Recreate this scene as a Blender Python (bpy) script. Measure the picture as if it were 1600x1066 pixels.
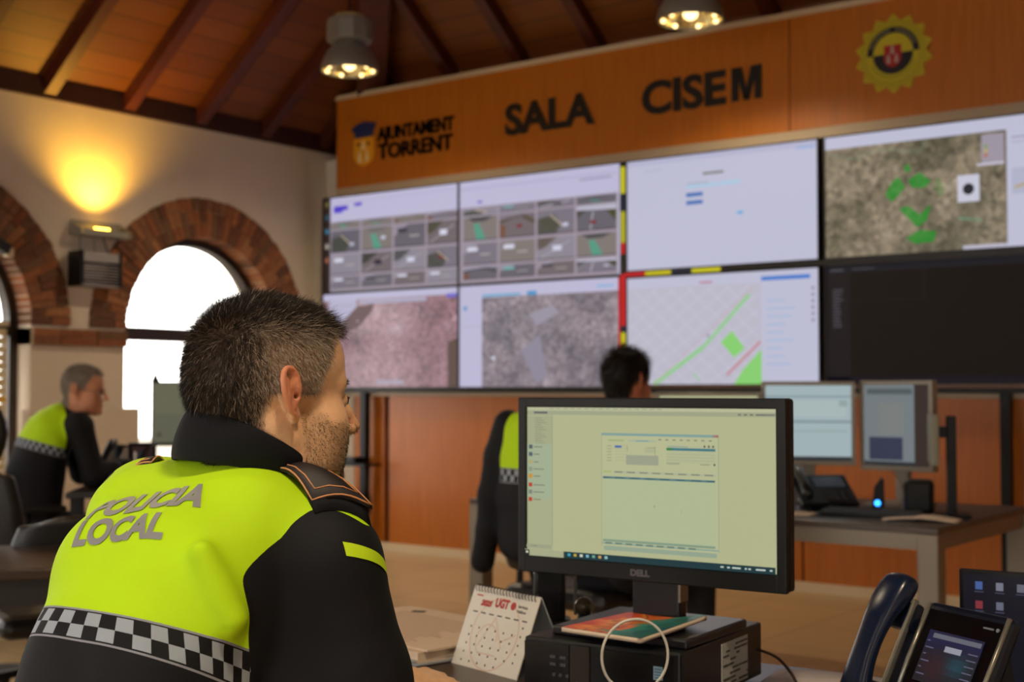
import bpy, bmesh, math, random
import numpy as np
from mathutils import Vector, Matrix
from mathutils.bvhtree import BVHTree

for _o in list(bpy.data.objects): bpy.data.objects.remove(_o, do_unlink=True)
scene = bpy.context.scene
COL = scene.collection
PI = math.pi
R = math.radians

# ------------------------------------------------------------------ camera
# room axes: X runs along the video wall, Y towards it (wall at Y = 0), the arcade wall is X = 0
CAMX, CAMY, CAMZ = 7.873, -7.83, 1.25
FPX = 2084.0
PITCH = math.atan(76 / FPX)
YAW = math.atan2(.607, .795)                  # turned left from +Y
cam_d = bpy.data.cameras.new('camera'); cam = bpy.data.objects.new('camera', cam_d); COL.objects.link(cam)
cam_d.sensor_width = 36.0; cam_d.lens = FPX / 1600 * 36.0
cam_d.clip_start = .05; cam_d.clip_end = 200
cam.location = (CAMX, CAMY, CAMZ); cam.rotation_euler = (PI / 2 + PITCH, 0, YAW)
cam_d.dof.use_dof = True; cam_d.dof.focus_distance = 1.62; cam_d.dof.aperture_fstop = 6.5
scene.camera = cam
FW = (-math.sin(YAW), math.cos(YAW)); RT = (math.cos(YAW), math.sin(YAW))
def C(x, d, z=0.0):
    """point x metres right of and d metres ahead of the photographer's feet"""
    return Vector((CAMX + x * RT[0] + d * FW[0], CAMY + x * RT[1] + d * FW[1], z))

# ------------------------------------------------------------------ world, exposure
world = bpy.data.worlds.new('world'); scene.world = world; world.use_nodes = True
wn = world.node_tree.nodes; wl = world.node_tree.links
wn['Background'].inputs[0].default_value = (1.0, .97, .92, 1)
wn['Background'].inputs[1].default_value = 5.6
vs = scene.view_settings
scene.display_settings.display_device = 'sRGB'
vs.view_transform = 'Standard'; vs.look = 'None'; vs.gamma = 1.0; vs.exposure = 0.0; vs.use_curve_mapping = False

ROOM_W, ROOM_L, EAVE, SLOPE = 11.0, 12.0, 3.2, .78
ARCH_Y = [-1.31, -3.47, -5.63, -7.79, -9.95]
AR_IN, AR_OUT, SPRING = .71, 1.0, 1.68

def portal(name, loc, rot, sx, sy):
    l = bpy.data.lights.new(name, 'AREA'); l.shape = 'RECTANGLE'; l.size = sx; l.size_y = sy
    l.cycles.is_portal = True
    o = bpy.data.objects.new(name, l); o.location = loc; o.rotation_euler = rot; COL.objects.link(o)
for y in ARCH_Y:
    portal('window_portal', (-.32, y, 1.42), (0, -PI / 2, 0), 2.05, 1.42)
for x in (2.2, 5.5, 8.8):
    portal('window_portal', (x, -ROOM_L - .2, 1.65), (-PI / 2, 0, 0), 2.2, 2.3)

# ------------------------------------------------------------------ helpers
def lin(h):
    h = h.lstrip('#'); o = []
    for i in (0, 2, 4):
        c = int(h[i:i + 2], 16) / 255
        o.append(c / 12.92 if c <= .04045 else ((c + .055) / 1.055) ** 2.4)
    return (o[0], o[1], o[2], 1)
_M = {}
def mat(name, col, rough=.5, metal=0, noise=0, nscale=20, bump=0, bscale=200, emit=0, emitcol=None, spec=.5, sheen=0, coat=0, stretch=None):
    if name in _M: return _M[name]
    m = bpy.data.materials.new(name); m.use_nodes = True
    nt = m.node_tree; b = nt.nodes['Principled BSDF']
    c = lin(col) if isinstance(col, str) else tuple(col) + (1,) * (4 - len(col))
    b.inputs['Base Color'].default_value = c
    b.inputs['Roughness'].default_value = rough; b.inputs['Metallic'].default_value = metal
    b.inputs['Specular IOR Level'].default_value = spec
    if sheen: b.inputs['Sheen Weight'].default_value = sheen; b.inputs['Sheen Roughness'].default_value = .4
    if coat: b.inputs['Coat Weight'].default_value = coat; b.inputs['Coat Roughness'].default_value = .15
    if emit:
        b.inputs['Emission Color'].default_value = lin(emitcol) if emitcol else c
        b.inputs['Emission Strength'].default_value = emit
    tc = nt.nodes.new('ShaderNodeTexCoord'); src = tc.outputs['Object']
    if stretch:
        mp = nt.nodes.new('ShaderNodeMapping'); mp.inputs['Scale'].default_value = stretch
        nt.links.new(src, mp.inputs['Vector']); src = mp.outputs['Vector']
    if noise:
        n = nt.nodes.new('ShaderNodeTexNoise'); n.inputs['Scale'].default_value = nscale; n.inputs['Detail'].default_value = 6
        nt.links.new(src, n.inputs['Vector'])
        r = nt.nodes.new('ShaderNodeMapRange'); r.inputs[1].default_value = .3; r.inputs[2].default_value = .7
        r.inputs[3].default_value = 1 - noise; r.inputs[4].default_value = 1 + noise
        nt.links.new(n.outputs['Fac'], r.inputs[0])
        v = nt.nodes.new('ShaderNodeVectorMath'); v.operation = 'SCALE'; v.inputs[0].default_value = c[:3]
        nt.links.new(r.outputs[0], v.inputs['Scale']); nt.links.new(v.outputs[0], b.inputs['Base Color'])
    if bump:
        n2 = nt.nodes.new('ShaderNodeTexNoise'); n2.inputs['Scale'].default_value = bscale; n2.inputs['Detail'].default_value = 4
        nt.links.new(src, n2.inputs['Vector'])
        bp = nt.nodes.new('ShaderNodeBump'); bp.inputs['Strength'].default_value = bump; bp.inputs['Distance'].default_value = .01
        nt.links.new(n2.outputs['Fac'], bp.inputs['Height']); nt.links.new(bp.outputs[0], b.inputs['Normal'])
    _M[name] = m
    return m
def attr_mat(name, rough=.6, emit=0, noise=0, nscale=30, attr='Col', spec=.5, bump=0, bscale=150):
    """a material whose own colour comes from the mesh's colour attribute"""
    if name in _M: return _M[name]
    m = mat(name, '#808080', rough, spec=spec, bump=bump, bscale=bscale)
    nt = m.node_tree; b = nt.nodes['Principled BSDF']
    a = nt.nodes.new('ShaderNodeAttribute'); a.attribute_name = attr; out = a.outputs['Color']
    if noise:
        tc = nt.nodes.new('ShaderNodeTexCoord')
        n = nt.nodes.new('ShaderNodeTexNoise'); n.inputs['Scale'].default_value = nscale; n.inputs['Detail'].default_value = 6
        nt.links.new(tc.outputs['Object'], n.inputs['Vector'])
        r = nt.nodes.new('ShaderNodeMapRange'); r.inputs[1].default_value = .3; r.inputs[2].default_value = .7
        r.inputs[3].default_value = 1 - noise; r.inputs[4].default_value = 1 + noise
        nt.links.new(n.outputs['Fac'], r.inputs[0])
        v = nt.nodes.new('ShaderNodeVectorMath'); v.operation = 'SCALE'
        nt.links.new(out, v.inputs[0]); nt.links.new(r.outputs[0], v.inputs['Scale']); out = v.outputs[0]
    if emit:
        b.inputs['Base Color'].default_value = (.02, .02, .02, 1)
        nt.links.new(out, b.inputs['Emission Color']); b.inputs['Emission Strength'].default_value = emit
    else:
        nt.links.new(out, b.inputs['Base Color'])
    return m

class MB:
    """mesh builder: collects shapes, then links them as one object"""
    def __init__(s): s.v = []; s.f = []; s.m = []; s.c = []; s.mats = []; s.cur = 0; s.col = (1, 1, 1, 1); s.sm = []; s.smooth = False
    def use(s, m, smooth=None):
        if m not in s.mats: s.mats.append(m)
        s.cur = s.mats.index(m)
        if smooth is not None: s.smooth = smooth
        return s
    def add(s, vs, fs):
        o = len(s.v); s.v += [tuple(p) for p in vs]
        for f in fs:
            s.f.append([o + i for i in f]); s.m.append(s.cur); s.c.append(s.col); s.sm.append(s.smooth)
        return s
    def box(s, c, d, rot=None, bev=0):
        x, y, z = d[0] / 2, d[1] / 2, d[2] / 2
        if bev:
            bm = bmesh.new(); bmesh.ops.create_cube(bm, size=1)
            for v in bm.verts: v.co = Vector((v.co.x * d[0], v.co.y * d[1], v.co.z * d[2]))
            bmesh.ops.bevel(bm, geom=list(bm.edges), offset=min(bev, .49 * min(d)), segments=2, profile=.5, affect='EDGES')
            vs = [v.co.copy() for v in bm.verts]; fs = [[v.index for v in f.verts] for f in bm.faces]; bm.free()
        else:
            vs = [Vector((sx * x, sy * y, sz * z)) for sx in (-1, 1) for sy in (-1, 1) for sz in (-1, 1)]
            fs = [(0, 1, 3, 2), (4, 6, 7, 5), (0, 4, 5, 1), (2, 3, 7, 6), (0, 2, 6, 4), (1, 5, 7, 3)]
        if rot is not None: vs = [rot @ v for v in vs]
        c = Vector(c); return s.add([v + c for v in vs], fs)
    def bar(s, a, b, w, h, up=(0, 0, 1)):
        a = Vector(a); b = Vector(b); d = (b - a); L = d.length; d.normalize()
        u = Vector(up); sd = d.cross(u)
        if sd.length < 1e-4: sd = d.cross(Vector((0, 1, 0)))
        sd.normalize(); u = sd.cross(d).normalized()
        vs = [a + sd * sx * w / 2 + u * sz * h / 2 + d * t for t in (0, L) for sx, sz in ((-1, -1), (1, -1), (1, 1), (-1, 1))]
        return s.add(vs, [(3, 2, 1, 0), (4, 5, 6, 7), (0, 1, 5, 4), (1, 2, 6, 5), (2, 3, 7, 6), (3, 0, 4, 7)])
    def tube(s, pts, r, n=8, closed=False, cap=True):
        pts = [Vector(p) for p in pts]; N = len(pts); rs = r if isinstance(r, (list, tuple)) else [r] * N
        rings = []; prev = None
        for i, p in enumerate(pts):
            if closed: t = pts[(i + 1) % N] - pts[i - 1]
            else: t = pts[min(i + 1, N - 1)] - pts[max(i - 1, 0)]
            t.normalize()
            if prev is None:
                u = t.orthogonal().normalized()
            else:
                u = prev - t * prev.dot(t)
                u = u.normalized() if u.length > 1e-6 else t.orthogonal().normalized()
            prev = u; w = t.cross(u)
            rings.append([p + (u * math.cos(2 * PI * k / n) + w * math.sin(2 * PI * k / n)) * rs[i] for k in range(n)])
        vs = [v for rg in rings for v in rg]; fs = []
        for i in range(N if closed else N - 1):
            j = (i + 1) % N
            for k in range(n):
                fs.append((i * n + k, i * n + (k + 1) % n, j * n + (k + 1) % n, j * n + k))
        if not closed and cap:
            fs.append(tuple(range(n))[::-1]); fs.append(tuple((N - 1) * n + k for k in range(n)))
        return s.add(vs, fs)
    def cyl(s, a, b, r, n=20, r2=None): return s.tube([a, b], [r, r if r2 is None else r2], n)
    def lathe(s, prof, c=(0, 0, 0), n=32, rot=None, caps=True):
        vs = []; c = Vector(c)
        for (r, z) in prof:
            for k in range(n):
                v = Vector((r * math.cos(2 * PI * k / n), r * math.sin(2 * PI * k / n), z))
                if rot is not None: v = rot @ v
                vs.append(v + c)
        fs = []
        for i in range(len(prof) - 1):
            for k in range(n): fs.append((i * n + k, i * n + (k + 1) % n, (i + 1) * n + (k + 1) % n, (i + 1) * n + k))
        if caps:
            fs.append(tuple(range(n))[::-1]); fs.append(tuple((len(prof) - 1) * n + k for k in range(n)))
        return s.add(vs, fs)
    def prism(s, pts, a, b, axis='z'):
        """outline pts (2D) extruded from a to b along the axis"""
        def P(p, t):
            return {'z': (p[0], p[1], t), 'y': (p[0], t, p[1]), 'x': (t, p[0], p[1])}[axis]
        n = len(pts); vs = [P(p, a) for p in pts] + [P(p, b) for p in pts]
        fs = [tuple(range(n))[::-1], tuple(range(n, 2 * n))] + [(i, (i + 1) % n, n + (i + 1) % n, n + i) for i in range(n)]
        return s.add(vs, fs)
    def ball(s, c, r, n=16, sc=(1, 1, 1)):
        prof = [(max(1e-4, r * math.sin(PI * i / n)), -r * math.cos(PI * i / n)) for i in range(n + 1)]
        vs0 = len(s.v); s.lathe(prof, (0, 0, 0), n * 2)
        for i in range(vs0, len(s.v)):
            v = s.v[i]; s.v[i] = (v[0] * sc[0] + c[0], v[1] * sc[1] + c[1], v[2] * sc[2] + c[2])
        return s
    def build(s, name, m=None, parent=None, loc=None, rz=0, fix=True):
        me = bpy.data.meshes.new(name); me.from_pydata(s.v, [], s.f)
        mats = s.mats if s.mats else [m]
        for k in mats: me.materials.append(k)
        if s.mats: me.polygons.foreach_set('material_index', s.m)
        me.polygons.foreach_set('use_smooth', s.sm)
        if any(c != (1, 1, 1, 1) for c in s.c):
            a = me.color_attributes.new('Col', 'FLOAT_COLOR', 'CORNER'); buf = []
            for f, c in zip(s.f, s.c): buf += list(c) * len(f)
            a.data.foreach_set('color', buf)
        if fix:
            bm = bmesh.new(); bm.from_mesh(me); bmesh.ops.recalc_face_normals(bm, faces=bm.faces); bm.to_mesh(me); bm.free()
        me.update()
        o = bpy.data.objects.new(name, me); COL.objects.link(o)
        if parent is not None: o.parent = parent
        if loc is not None: o.location = loc
        o.rotation_euler = (0, 0, rz)
        return o
def smooth_by_angle(o, deg=40):
    me = o.data
    me.polygons.foreach_set('use_smooth', [True] * len(me.polygons))
    bm = bmesh.new(); bm.from_mesh(me)
    for e in bm.edges:
        e.smooth = not (len(e.link_faces) == 2 and e.calc_face_angle(0) > R(deg))
    bm.to_mesh(me); bm.free()
    return o
def tag(o, label=None, cat=None, group=None, kind=None):
    if label: o['label'] = label
    if cat: o['category'] = cat
    if group: o['group'] = group
    if kind: o['kind'] = kind
    return o
def thing(name, label, cat, loc=(0, 0, 0), rz=0, group=None):
    o = bpy.data.objects.new(name, None); o.empty_display_size = .1; COL.objects.link(o)
    o.location = loc; o.rotation_euler = (0, 0, rz)
    return tag(o, label, cat, group)
def struct(o): o['kind'] = 'structure'; return o
def copy_tree(o, parent=None):
    c = o.copy(); COL.objects.link(c); c.parent = parent
    for ch in list(o.children): copy_tree(ch, c)
    return c
def text_mesh(txt, size=1.0, bold=0.0, extrude=0.0, shear=0.0, align='LEFT', spacing=1.0):
    cu = bpy.data.curves.new('t', 'FONT'); cu.body = txt; cu.size = size; cu.offset = bold; cu.extrude = extrude
    cu.shear = shear; cu.align_x = align; cu.space_character = spacing; cu.resolution_u = 4
    o = bpy.data.objects.new('t', cu); COL.objects.link(o)
    dg = bpy.context.evaluated_depsgraph_get()
    me = bpy.data.meshes.new_from_object(o.evaluated_get(dg))
    bpy.data.objects.remove(o); bpy.data.curves.remove(cu)
    return me
def text_into(mb, txt, org, ux, uy, size, bold=0.0, depth=0.0, shear=0.0, align='LEFT', w=None):
    """adds lettering to a builder; org is the baseline start, ux/uy the plane; w scales to that width"""
    me = text_mesh(txt, 1.0, bold / size, depth / size / 2 if depth else 0, shear, align)
    vs = [v.co.copy() for v in me.vertices]; fs = [list(p.vertices) for p in me.polygons]
    bpy.data.meshes.remove(me)
    if not vs: return
    sx = size
    if w:
        x0 = min(v.x for v in vs); x1 = max(v.x for v in vs); sx = w / (x1 - x0)
    ux = Vector(ux); uy = Vector(uy); uz = ux.cross(uy); org = Vector(org)
    mb.add([org + ux * v.x * sx + uy * v.y * size + uz * (v.z * size + (depth / 2)) for v in vs], fs)
# ------------------------------------------------------------------ room materials
def floor_mat():
    m = mat('floor_tiles', '#c2a675', .3, noise=.06, nscale=3)
    nt = m.node_tree; b = nt.nodes['Principled BSDF']
    tc = nt.nodes.new('ShaderNodeTexCoord')
    br = nt.nodes.new('ShaderNodeTexBrick'); br.offset = 0; br.inputs['Scale'].default_value = 1
    br.inputs['Brick Width'].default_value = .6; br.inputs['Row Height'].default_value = .6
    br.inputs['Mortar Size'].default_value = .004
    br.inputs['Color1'].default_value = lin('#c8ab7a'); br.inputs['Color2'].default_value = lin('#bfa373'); br.inputs['Mortar'].default_value = lin('#77613f')
    nt.links.new(tc.outputs['Object'], br.inputs['Vector']); nt.links.new(br.outputs['Color'], b.inputs['Base Color'])
    return m
def plank_mat(name, c1, c2, line, wd, axis='x', rough=.55):
    """boards: wide grain noise plus thin dark joints every wd metres"""
    m = mat(name, c1, rough, bump=.1, bscale=60)
    nt = m.node_tree; b = nt.nodes['Principled BSDF']
    tc = nt.nodes.new('ShaderNodeTexCoord'); sep = nt.nodes.new('ShaderNodeSeparateXYZ')
    nt.links.new(tc.outputs['Object'], sep.inputs[0])
    k = {'x': 0, 'y': 1, 'z': 2}[axis]
    d = nt.nodes.new('ShaderNodeMath'); d.operation = 'DIVIDE'; d.inputs[1].default_value = wd; nt.links.new(sep.outputs[k], d.inputs[0])
    fr = nt.nodes.new('ShaderNodeMath'); fr.operation = 'FRACT'; nt.links.new(d.outputs[0], fr.inputs[0])
    lt = nt.nodes.new('ShaderNodeMath'); lt.operation = 'LESS_THAN'; lt.inputs[1].default_value = .05; nt.links.new(fr.outputs[0], lt.inputs[0])
    fl = nt.nodes.new('ShaderNodeMath'); fl.operation = 'FLOOR'; nt.links.new(d.outputs[0], fl.inputs[0])
    wn_ = nt.nodes.new('ShaderNodeTexWhiteNoise'); wn_.noise_dimensions = '1D'; nt.links.new(fl.outputs[0], wn_.inputs['W'])
    mp = nt.nodes.new('ShaderNodeMapping'); sc = [1.2, 1.2, 1.2]; sc[k] = 30; mp.inputs['Scale'].default_value = sc
    nt.links.new(tc.outputs['Object'], mp.inputs['Vector'])
    n = nt.nodes.new('ShaderNodeTexNoise'); n.inputs['Scale'].default_value = 2; n.inputs['Detail'].default_value = 5; nt.links.new(mp.outputs[0], n.inputs['Vector'])
    ad = nt.nodes.new('ShaderNodeMath'); ad.operation = 'MULTIPLY_ADD'; ad.inputs[1].default_value = .5
    nt.links.new(wn_.outputs['Value'], ad.inputs[0])
    hf = nt.nodes.new('ShaderNodeMath'); hf.operation = 'MULTIPLY'; hf.inputs[1].default_value = .5; nt.links.new(n.outputs['Fac'], hf.inputs[0])
    nt.links.new(hf.outputs[0], ad.inputs[2])
    mx = nt.nodes.new('ShaderNodeMix'); mx.data_type = 'RGBA'; mx.inputs['A'].default_value = lin(c1); mx.inputs['B'].default_value = lin(c2)
    nt.links.new(ad.outputs[0], mx.inputs['Factor'])
    m2 = nt.nodes.new('ShaderNodeMix'); m2.data_type = 'RGBA'; m2.inputs['B'].default_value = lin(line)
    nt.links.new(mx.outputs['Result'], m2.inputs['A']); nt.links.new(lt.outputs[0], m2.inputs['Factor'])
    nt.links.new(m2.outputs['Result'], b.inputs['Base Color'])
    return m
M_PLASTER = mat('plaster', '#d9cdbb', .9, noise=.03, nscale=4, bump=.15, bscale=25)
M_PLASTER_L = mat('plaster_arcade', '#dccbb4', .9, noise=.04, nscale=3, bump=.2, bscale=20)
M_FLOOR = floor_mat()
M_VENEER = mat('orange_veneer', '#b7650f', .38, noise=.10, nscale=5, stretch=(9, 9, .6))
M_VENEER_H = mat('orange_veneer_header', '#bf6c14', .42, noise=.10, nscale=5, stretch=(9, 9, .6))
M_BOARDS = plank_mat('ceiling_boards', '#7d430e', '#633009', '#3c1c08', .13, 'x')
M_BOARDS_F = plank_mat('ceiling_boards_front', '#7d430e', '#633009', '#3c1c08', .13, 'y')
M_RAFTER = mat('rafter_wood', '#4d1a08', .5, noise=.25, nscale=4, stretch=(1, 1, 1))
M_PLATE = mat('wall_plate_wood', '#33120a', .6, noise=.2, nscale=3)
M_BRICK = attr_mat('old_brick', .9, noise=.22, nscale=28, bump=.5, bscale=40)
M_DARKFRAME = mat('window_frame_brown', '#2e2019', .45)
M_CREAMTRIM = mat('cream_trim', '#d8c3a0', .5)
M_GREIGE = mat('beige_trim', '#b9a68c', .5)
M_BLACK = mat('black_plastic', '#0b0a0b', .45, spec=.35)
M_BLACK2 = mat('black_metal', '#0f0e11', .4, metal=.3, spec=.4)
M_GREYMETAL = mat('grey_metal', '#8d8a82', .4, metal=.6)
M_GLASS = bpy.data.materials.new('window_glass'); M_GLASS.use_nodes = True
_n = M_GLASS.node_tree; _n.nodes.clear()
_o = _n.nodes.new('ShaderNodeOutputMaterial'); _t = _n.nodes.new('ShaderNodeBsdfTransparent'); _g = _n.nodes.new('ShaderNodeBsdfGlossy'); _g.inputs['Roughness'].default_value = .02
_x = _n.nodes.new('ShaderNodeMixShader'); _x.inputs[0].default_value = .06
_n.links.new(_t.outputs[0], _x.inputs[1]); _n.links.new(_g.outputs[0], _x.inputs[2]); _n.links.new(_x.outputs[0], _o.inputs[0])

# ------------------------------------------------------------------ floor, walls, ceiling
b = MB().use(M_FLOOR); b.box((ROOM_W / 2, -ROOM_L / 2, -.05), (ROOM_W + .6, ROOM_L + .6, .1)); struct(b.build('floor'))
# ground outside
b = MB().use(mat('pavement', '#857d70', .9, noise=.1, nscale=2)); b.box((-12, -6, -.16), (23, 60, .1)); struct(b.build('ground_outside'))

def arch_top(y):
    for c in ARCH_Y:
        if abs(y - c) < AR_IN - 1e-6: return SPRING + math.sqrt(max(0, AR_IN ** 2 - (y - c) ** 2))
    return None
WT = .34
EY = .45          # the building's front wall stands behind the screens
SILL = .42
b = MB().use(M_PLASTER_L)
ys = [EY]
for c in ARCH_Y:
    ys += [c + AR_IN * math.cos(PI * k / 28) for k in range(29)]
ys.append(-ROOM_L)
TOPZ = EAVE + .25
for i in range(len(ys) - 1):
    y0, y1 = ys[i], ys[i + 1]; mid = (y0 + y1) / 2
    if arch_top(mid) is None:
        b.box((-WT / 2, mid, TOPZ / 2), (WT, y0 - y1, TOPZ))
    else:
        z0 = SPRING + math.sqrt(max(0, AR_IN ** 2 - (y0 - min(ARCH_Y, key=lambda c: abs(c - mid))) ** 2))
        z1 = SPRING + math.sqrt(max(0, AR_IN ** 2 - (y1 - min(ARCH_Y, key=lambda c: abs(c - mid))) ** 2))
        b.prism([(y0, z0), (y1, z1), (y1, TOPZ), (y0, TOPZ)], -WT, 0, 'x')
        b.box((-WT / 2, mid, SILL / 2), (WT, y0 - y1, SILL))
struct(b.build('wall_left'))
# low plinths against the piers between the windows
for i, c in enumerate([-2.39, -4.55, -6.71]):
    b = MB().use(M_PLASTER_L); b.box((.05, c, .56), (.10, .86, 1.12), bev=.006)
    o = struct(b.build('trim_%d' % (1 + i)))
# brick arches with impost courses
rnd = random.Random(5)
BR = ['#8a5230', '#7b4528', '#935a35', '#7e4e30', '#6b4029', '#9a653f', '#87583a', '#735036', '#8c5431', '#67432c']
for ai, c in enumerate(ARCH_Y):
    b = MB().use(M_BRICK)
    n = 46
    for k in range(n):
        a0 = PI * k / n + .004; a1 = PI * (k + 1) / n - .004
        spl = rnd.choice([AR_IN + .145, AR_IN + .10, AR_IN + .19])
        segs = [(AR_IN - .004, spl - .004), (spl + .004, AR_OUT + rnd.uniform(-.005, .005))]
        for (r0, r1) in segs:
            b.col = lin(rnd.choice(BR)); d = .018 + rnd.uniform(-.006, .006)
            P = [(c + r0 * math.cos(a0), SPRING + r0 * math.sin(a0)), (c + r1 * math.cos(a0), SPRING + r1 * math.sin(a0)),
                 (c + r1 * math.cos(a1), SPRING + r1 * math.sin(a1)), (c + r0 * math.cos(a1), SPRING + r0 * math.sin(a1))]
            b.prism(P, -.2 if r0 < AR_IN else -.01, d, 'x')
    b.col = lin('#8f7253')     # mortar bed
    for k in range(40):
        a0 = PI * k / 40; a1 = PI * (k + 1) / 40
        P = [(c + r * math.cos(a), SPRING + r * math.sin(a)) for r, a in ((AR_IN, a0), (AR_OUT - .01, a0), (AR_OUT - .01, a1), (AR_IN, a1))]
        b.prism(P, -.19, .006, 'x')
    struct(b.build('trim_%d' % (10 + ai)))
for pi_, (y0, y1) in enumerate([(0.0 - .29, ARCH_Y[0] + AR_IN)] + [(ARCH_Y[i] - AR_IN, ARCH_Y[i + 1] + AR_IN) for i in range(4)]):
    b = MB().use(M_BRICK)
    yy = y0
    while yy > y1 + .02:
        w = min(rnd.uniform(.2, .3), yy - y1)
        for z in (1.575, 1.632):
            b.col = lin(rnd.choice(BR + ['#a8845c', '#97744f'])); b.box((-.08, yy - w / 2, z), (.24 + rnd.uniform(-.008, .008), w - .006, .05))
        yy -= w
    b.col = lin('#94795a'); b.box((-.09, (y0 + y1) / 2, 1.605), (.235, abs(y1 - y0), .11))
    struct(b.build('trim_%d' % (20 + pi_)))
# windows: arched frame with transom, glass panes
for wi, c in enumerate(ARCH_Y):
    b = MB().use(M_DARKFRAME)
    X0, X1 = -.24, -.15; fw = .06
    for k in range(36):
        a0 = PI * k / 36; a1 = PI * (k + 1) / 36
        P = [(c + r * math.cos(a), SPRING + r * math.sin(a)) for r, a in ((AR_IN - fw, a0), (AR_IN + .005, a0), (AR_IN + .005, a1), (AR_IN - fw, a1))]
        b.prism(P, X0, X1, 'x')
    for s in (-1, 1): b.box((-.195, c + s * (AR_IN - fw / 2), (SPRING + SILL) / 2), (.09, fw, SPRING - SILL))
    b.box((-.195, c, 1.655), (.10, 2 * AR_IN - fw, .095)); b.box((-.195, c, SILL + .04), (.09, 2 * AR_IN, .08))
    if wi != 0: b.box((-.195, c, 1.0), (.07, .06, 1.25))
    o = struct(b.build('window_%d' % (wi + 1)))
    g = MB().use(M_GLASS); g.box((-.2, c, (SILL + 1.62) / 2), (.006, 2 * AR_IN - .1, 1.62 - SILL))
    P = [(c + (AR_IN - .03) * math.cos(PI * k / 30), 1.69 + (AR_IN - .04) * math.sin(PI * k / 30)) for k in range(31)]
    g.prism(P, -.203, -.197, 'x'); g.build('glass', parent=o)
# front wall (behind the video wall), right and back walls
b = MB().use(M_PLASTER); b.box((ROOM_W / 2, EY + .15, TOPZ / 2), (ROOM_W + .6, .3, TOPZ)); struct(b.build('wall_front'))
b = MB().use(M_PLASTER); b.box((ROOM_W + .15, -ROOM_L / 2, TOPZ / 2), (.3, ROOM_L + .6, TOPZ)); struct(b.build('wall_right'))
b = MB().use(M_PLASTER)
xs = [0, 1.1, 3.3, 4.4, 6.6, 7.7, 9.9, ROOM_W]
for i in range(0, 8, 2): b.box(((xs[i] + xs[i + 1]) / 2, -ROOM_L - .15, TOPZ / 2), (xs[i + 1] - xs[i], .3, TOPZ))
for i in (1, 3, 5):
    b.box(((xs[i] + xs[i + 1]) / 2, -ROOM_L - .15, .25), (2.2, .3, .5)); b.box(((xs[i] + xs[i + 1]) / 2, -ROOM_L - .15, (2.8 + TOPZ) / 2), (2.2, .3, TOPZ - 2.8))
struct(b.build('wall_back'))
for i, x in enumerate((2.2, 5.5, 8.8)):  # windows out of view, put in to light the officer from behind
    b = MB().use(M_DARKFRAME)
    for s in (-1, 0, 1): b.box((x + s * 1.07, -ROOM_L - .15, 1.65), (.06, .08, 2.3))
    for z in (.53, 2.77): b.box((x, -ROOM_L - .15, z), (2.2, .08, .06))
    o = struct(b.build('window_%d' % (10 + i)))
    g = MB().use(M_GLASS); g.box((x, -ROOM_L - .15, 1.65), (2.1, .006, 2.2)); g.build('glass', parent=o)

# pyramid roof of boards on rafters
half = ROOM_W / 2
def roof_z(d): return EAVE + .12 + SLOPE * d
ridge_z = roof_z(half)
A = (half, EY - half, ridge_z); B = (half, -(ROOM_L - half), ridge_z)
e0 = roof_z(-.3)
cs = [(-.3, EY + .3, e0), (ROOM_W + .3, EY + .3, e0), (ROOM_W + .3, -ROOM_L - .3, e0), (-.3, -ROOM_L - .3, e0)]
b = MB(); b.use(M_BOARDS)
def slab(b, pts, th=.05):
    n = len(pts); b.add(list(pts) + [(p[0], p[1], p[2] + th) for p in pts], [tuple(range(n)), tuple(range(n, 2 * n))] + [(i, (i + 1) % n, n + (i + 1) % n, n + i) for i in range(n)])
slab(b, [cs[0], A, B, cs[3]]); slab(b, [cs[1], cs[2], B, A])
b.use(M_BOARDS_F); slab(b, [cs[0], cs[1], A]); slab(b, [cs[3], B, cs[2]])
struct(b.build('ceiling'))
ti = 40
RH, RW = .095, .09
def rafter(p0, p1, w=RW, h=RH, m=M_RAFTER):
    global ti
    b = MB().use(m); b.bar(p0, p1, w, h); struct(b.build('trim_%d' % ti)); ti += 1
y = -.11
dn = RH / 2 + .018
while y > -ROOM_L + .4:
    d1 = min(EY - y, half, ROOM_L + y) - .04
    if d1 > .3: rafter((-.02, y, roof_z(-.02) - dn), (d1, y, roof_z(d1) - dn))
    y -= .638
x = .70
while x < ROOM_W - .3:
    d1 = min(x, ROOM_W - x) - .04
    if d1 > .3: rafter((x, EY + .02, roof_z(-.02) - dn), (x, EY - d1, roof_z(d1) - dn))
    x += .67
for (p0, p1) in (((0, EY), A), ((ROOM_W, EY), A), ((0, -ROOM_L), B), ((ROOM_W, -ROOM_L), B)):
    rafter((p0[0] + (.06 if p0[0] == 0 else -.06), p0[1] + (-.06 if p0[1] > 0 else .06), roof_z(.06) - .15), (p1[0], p1[1], p1[2] - .15), .22, .2)
# wall plates
b = MB().use(M_PLATE); b.box((-.02, -ROOM_L / 2 + EY / 2, EAVE + .07), (.12, ROOM_L + EY, .14)); struct(b.build('trim_30'))
b = MB().use(M_PLATE); b.box((ROOM_W / 2, EY - .02, EAVE + .06), (ROOM_W, .12, .14)); struct(b.build('trim_31'))

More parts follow.
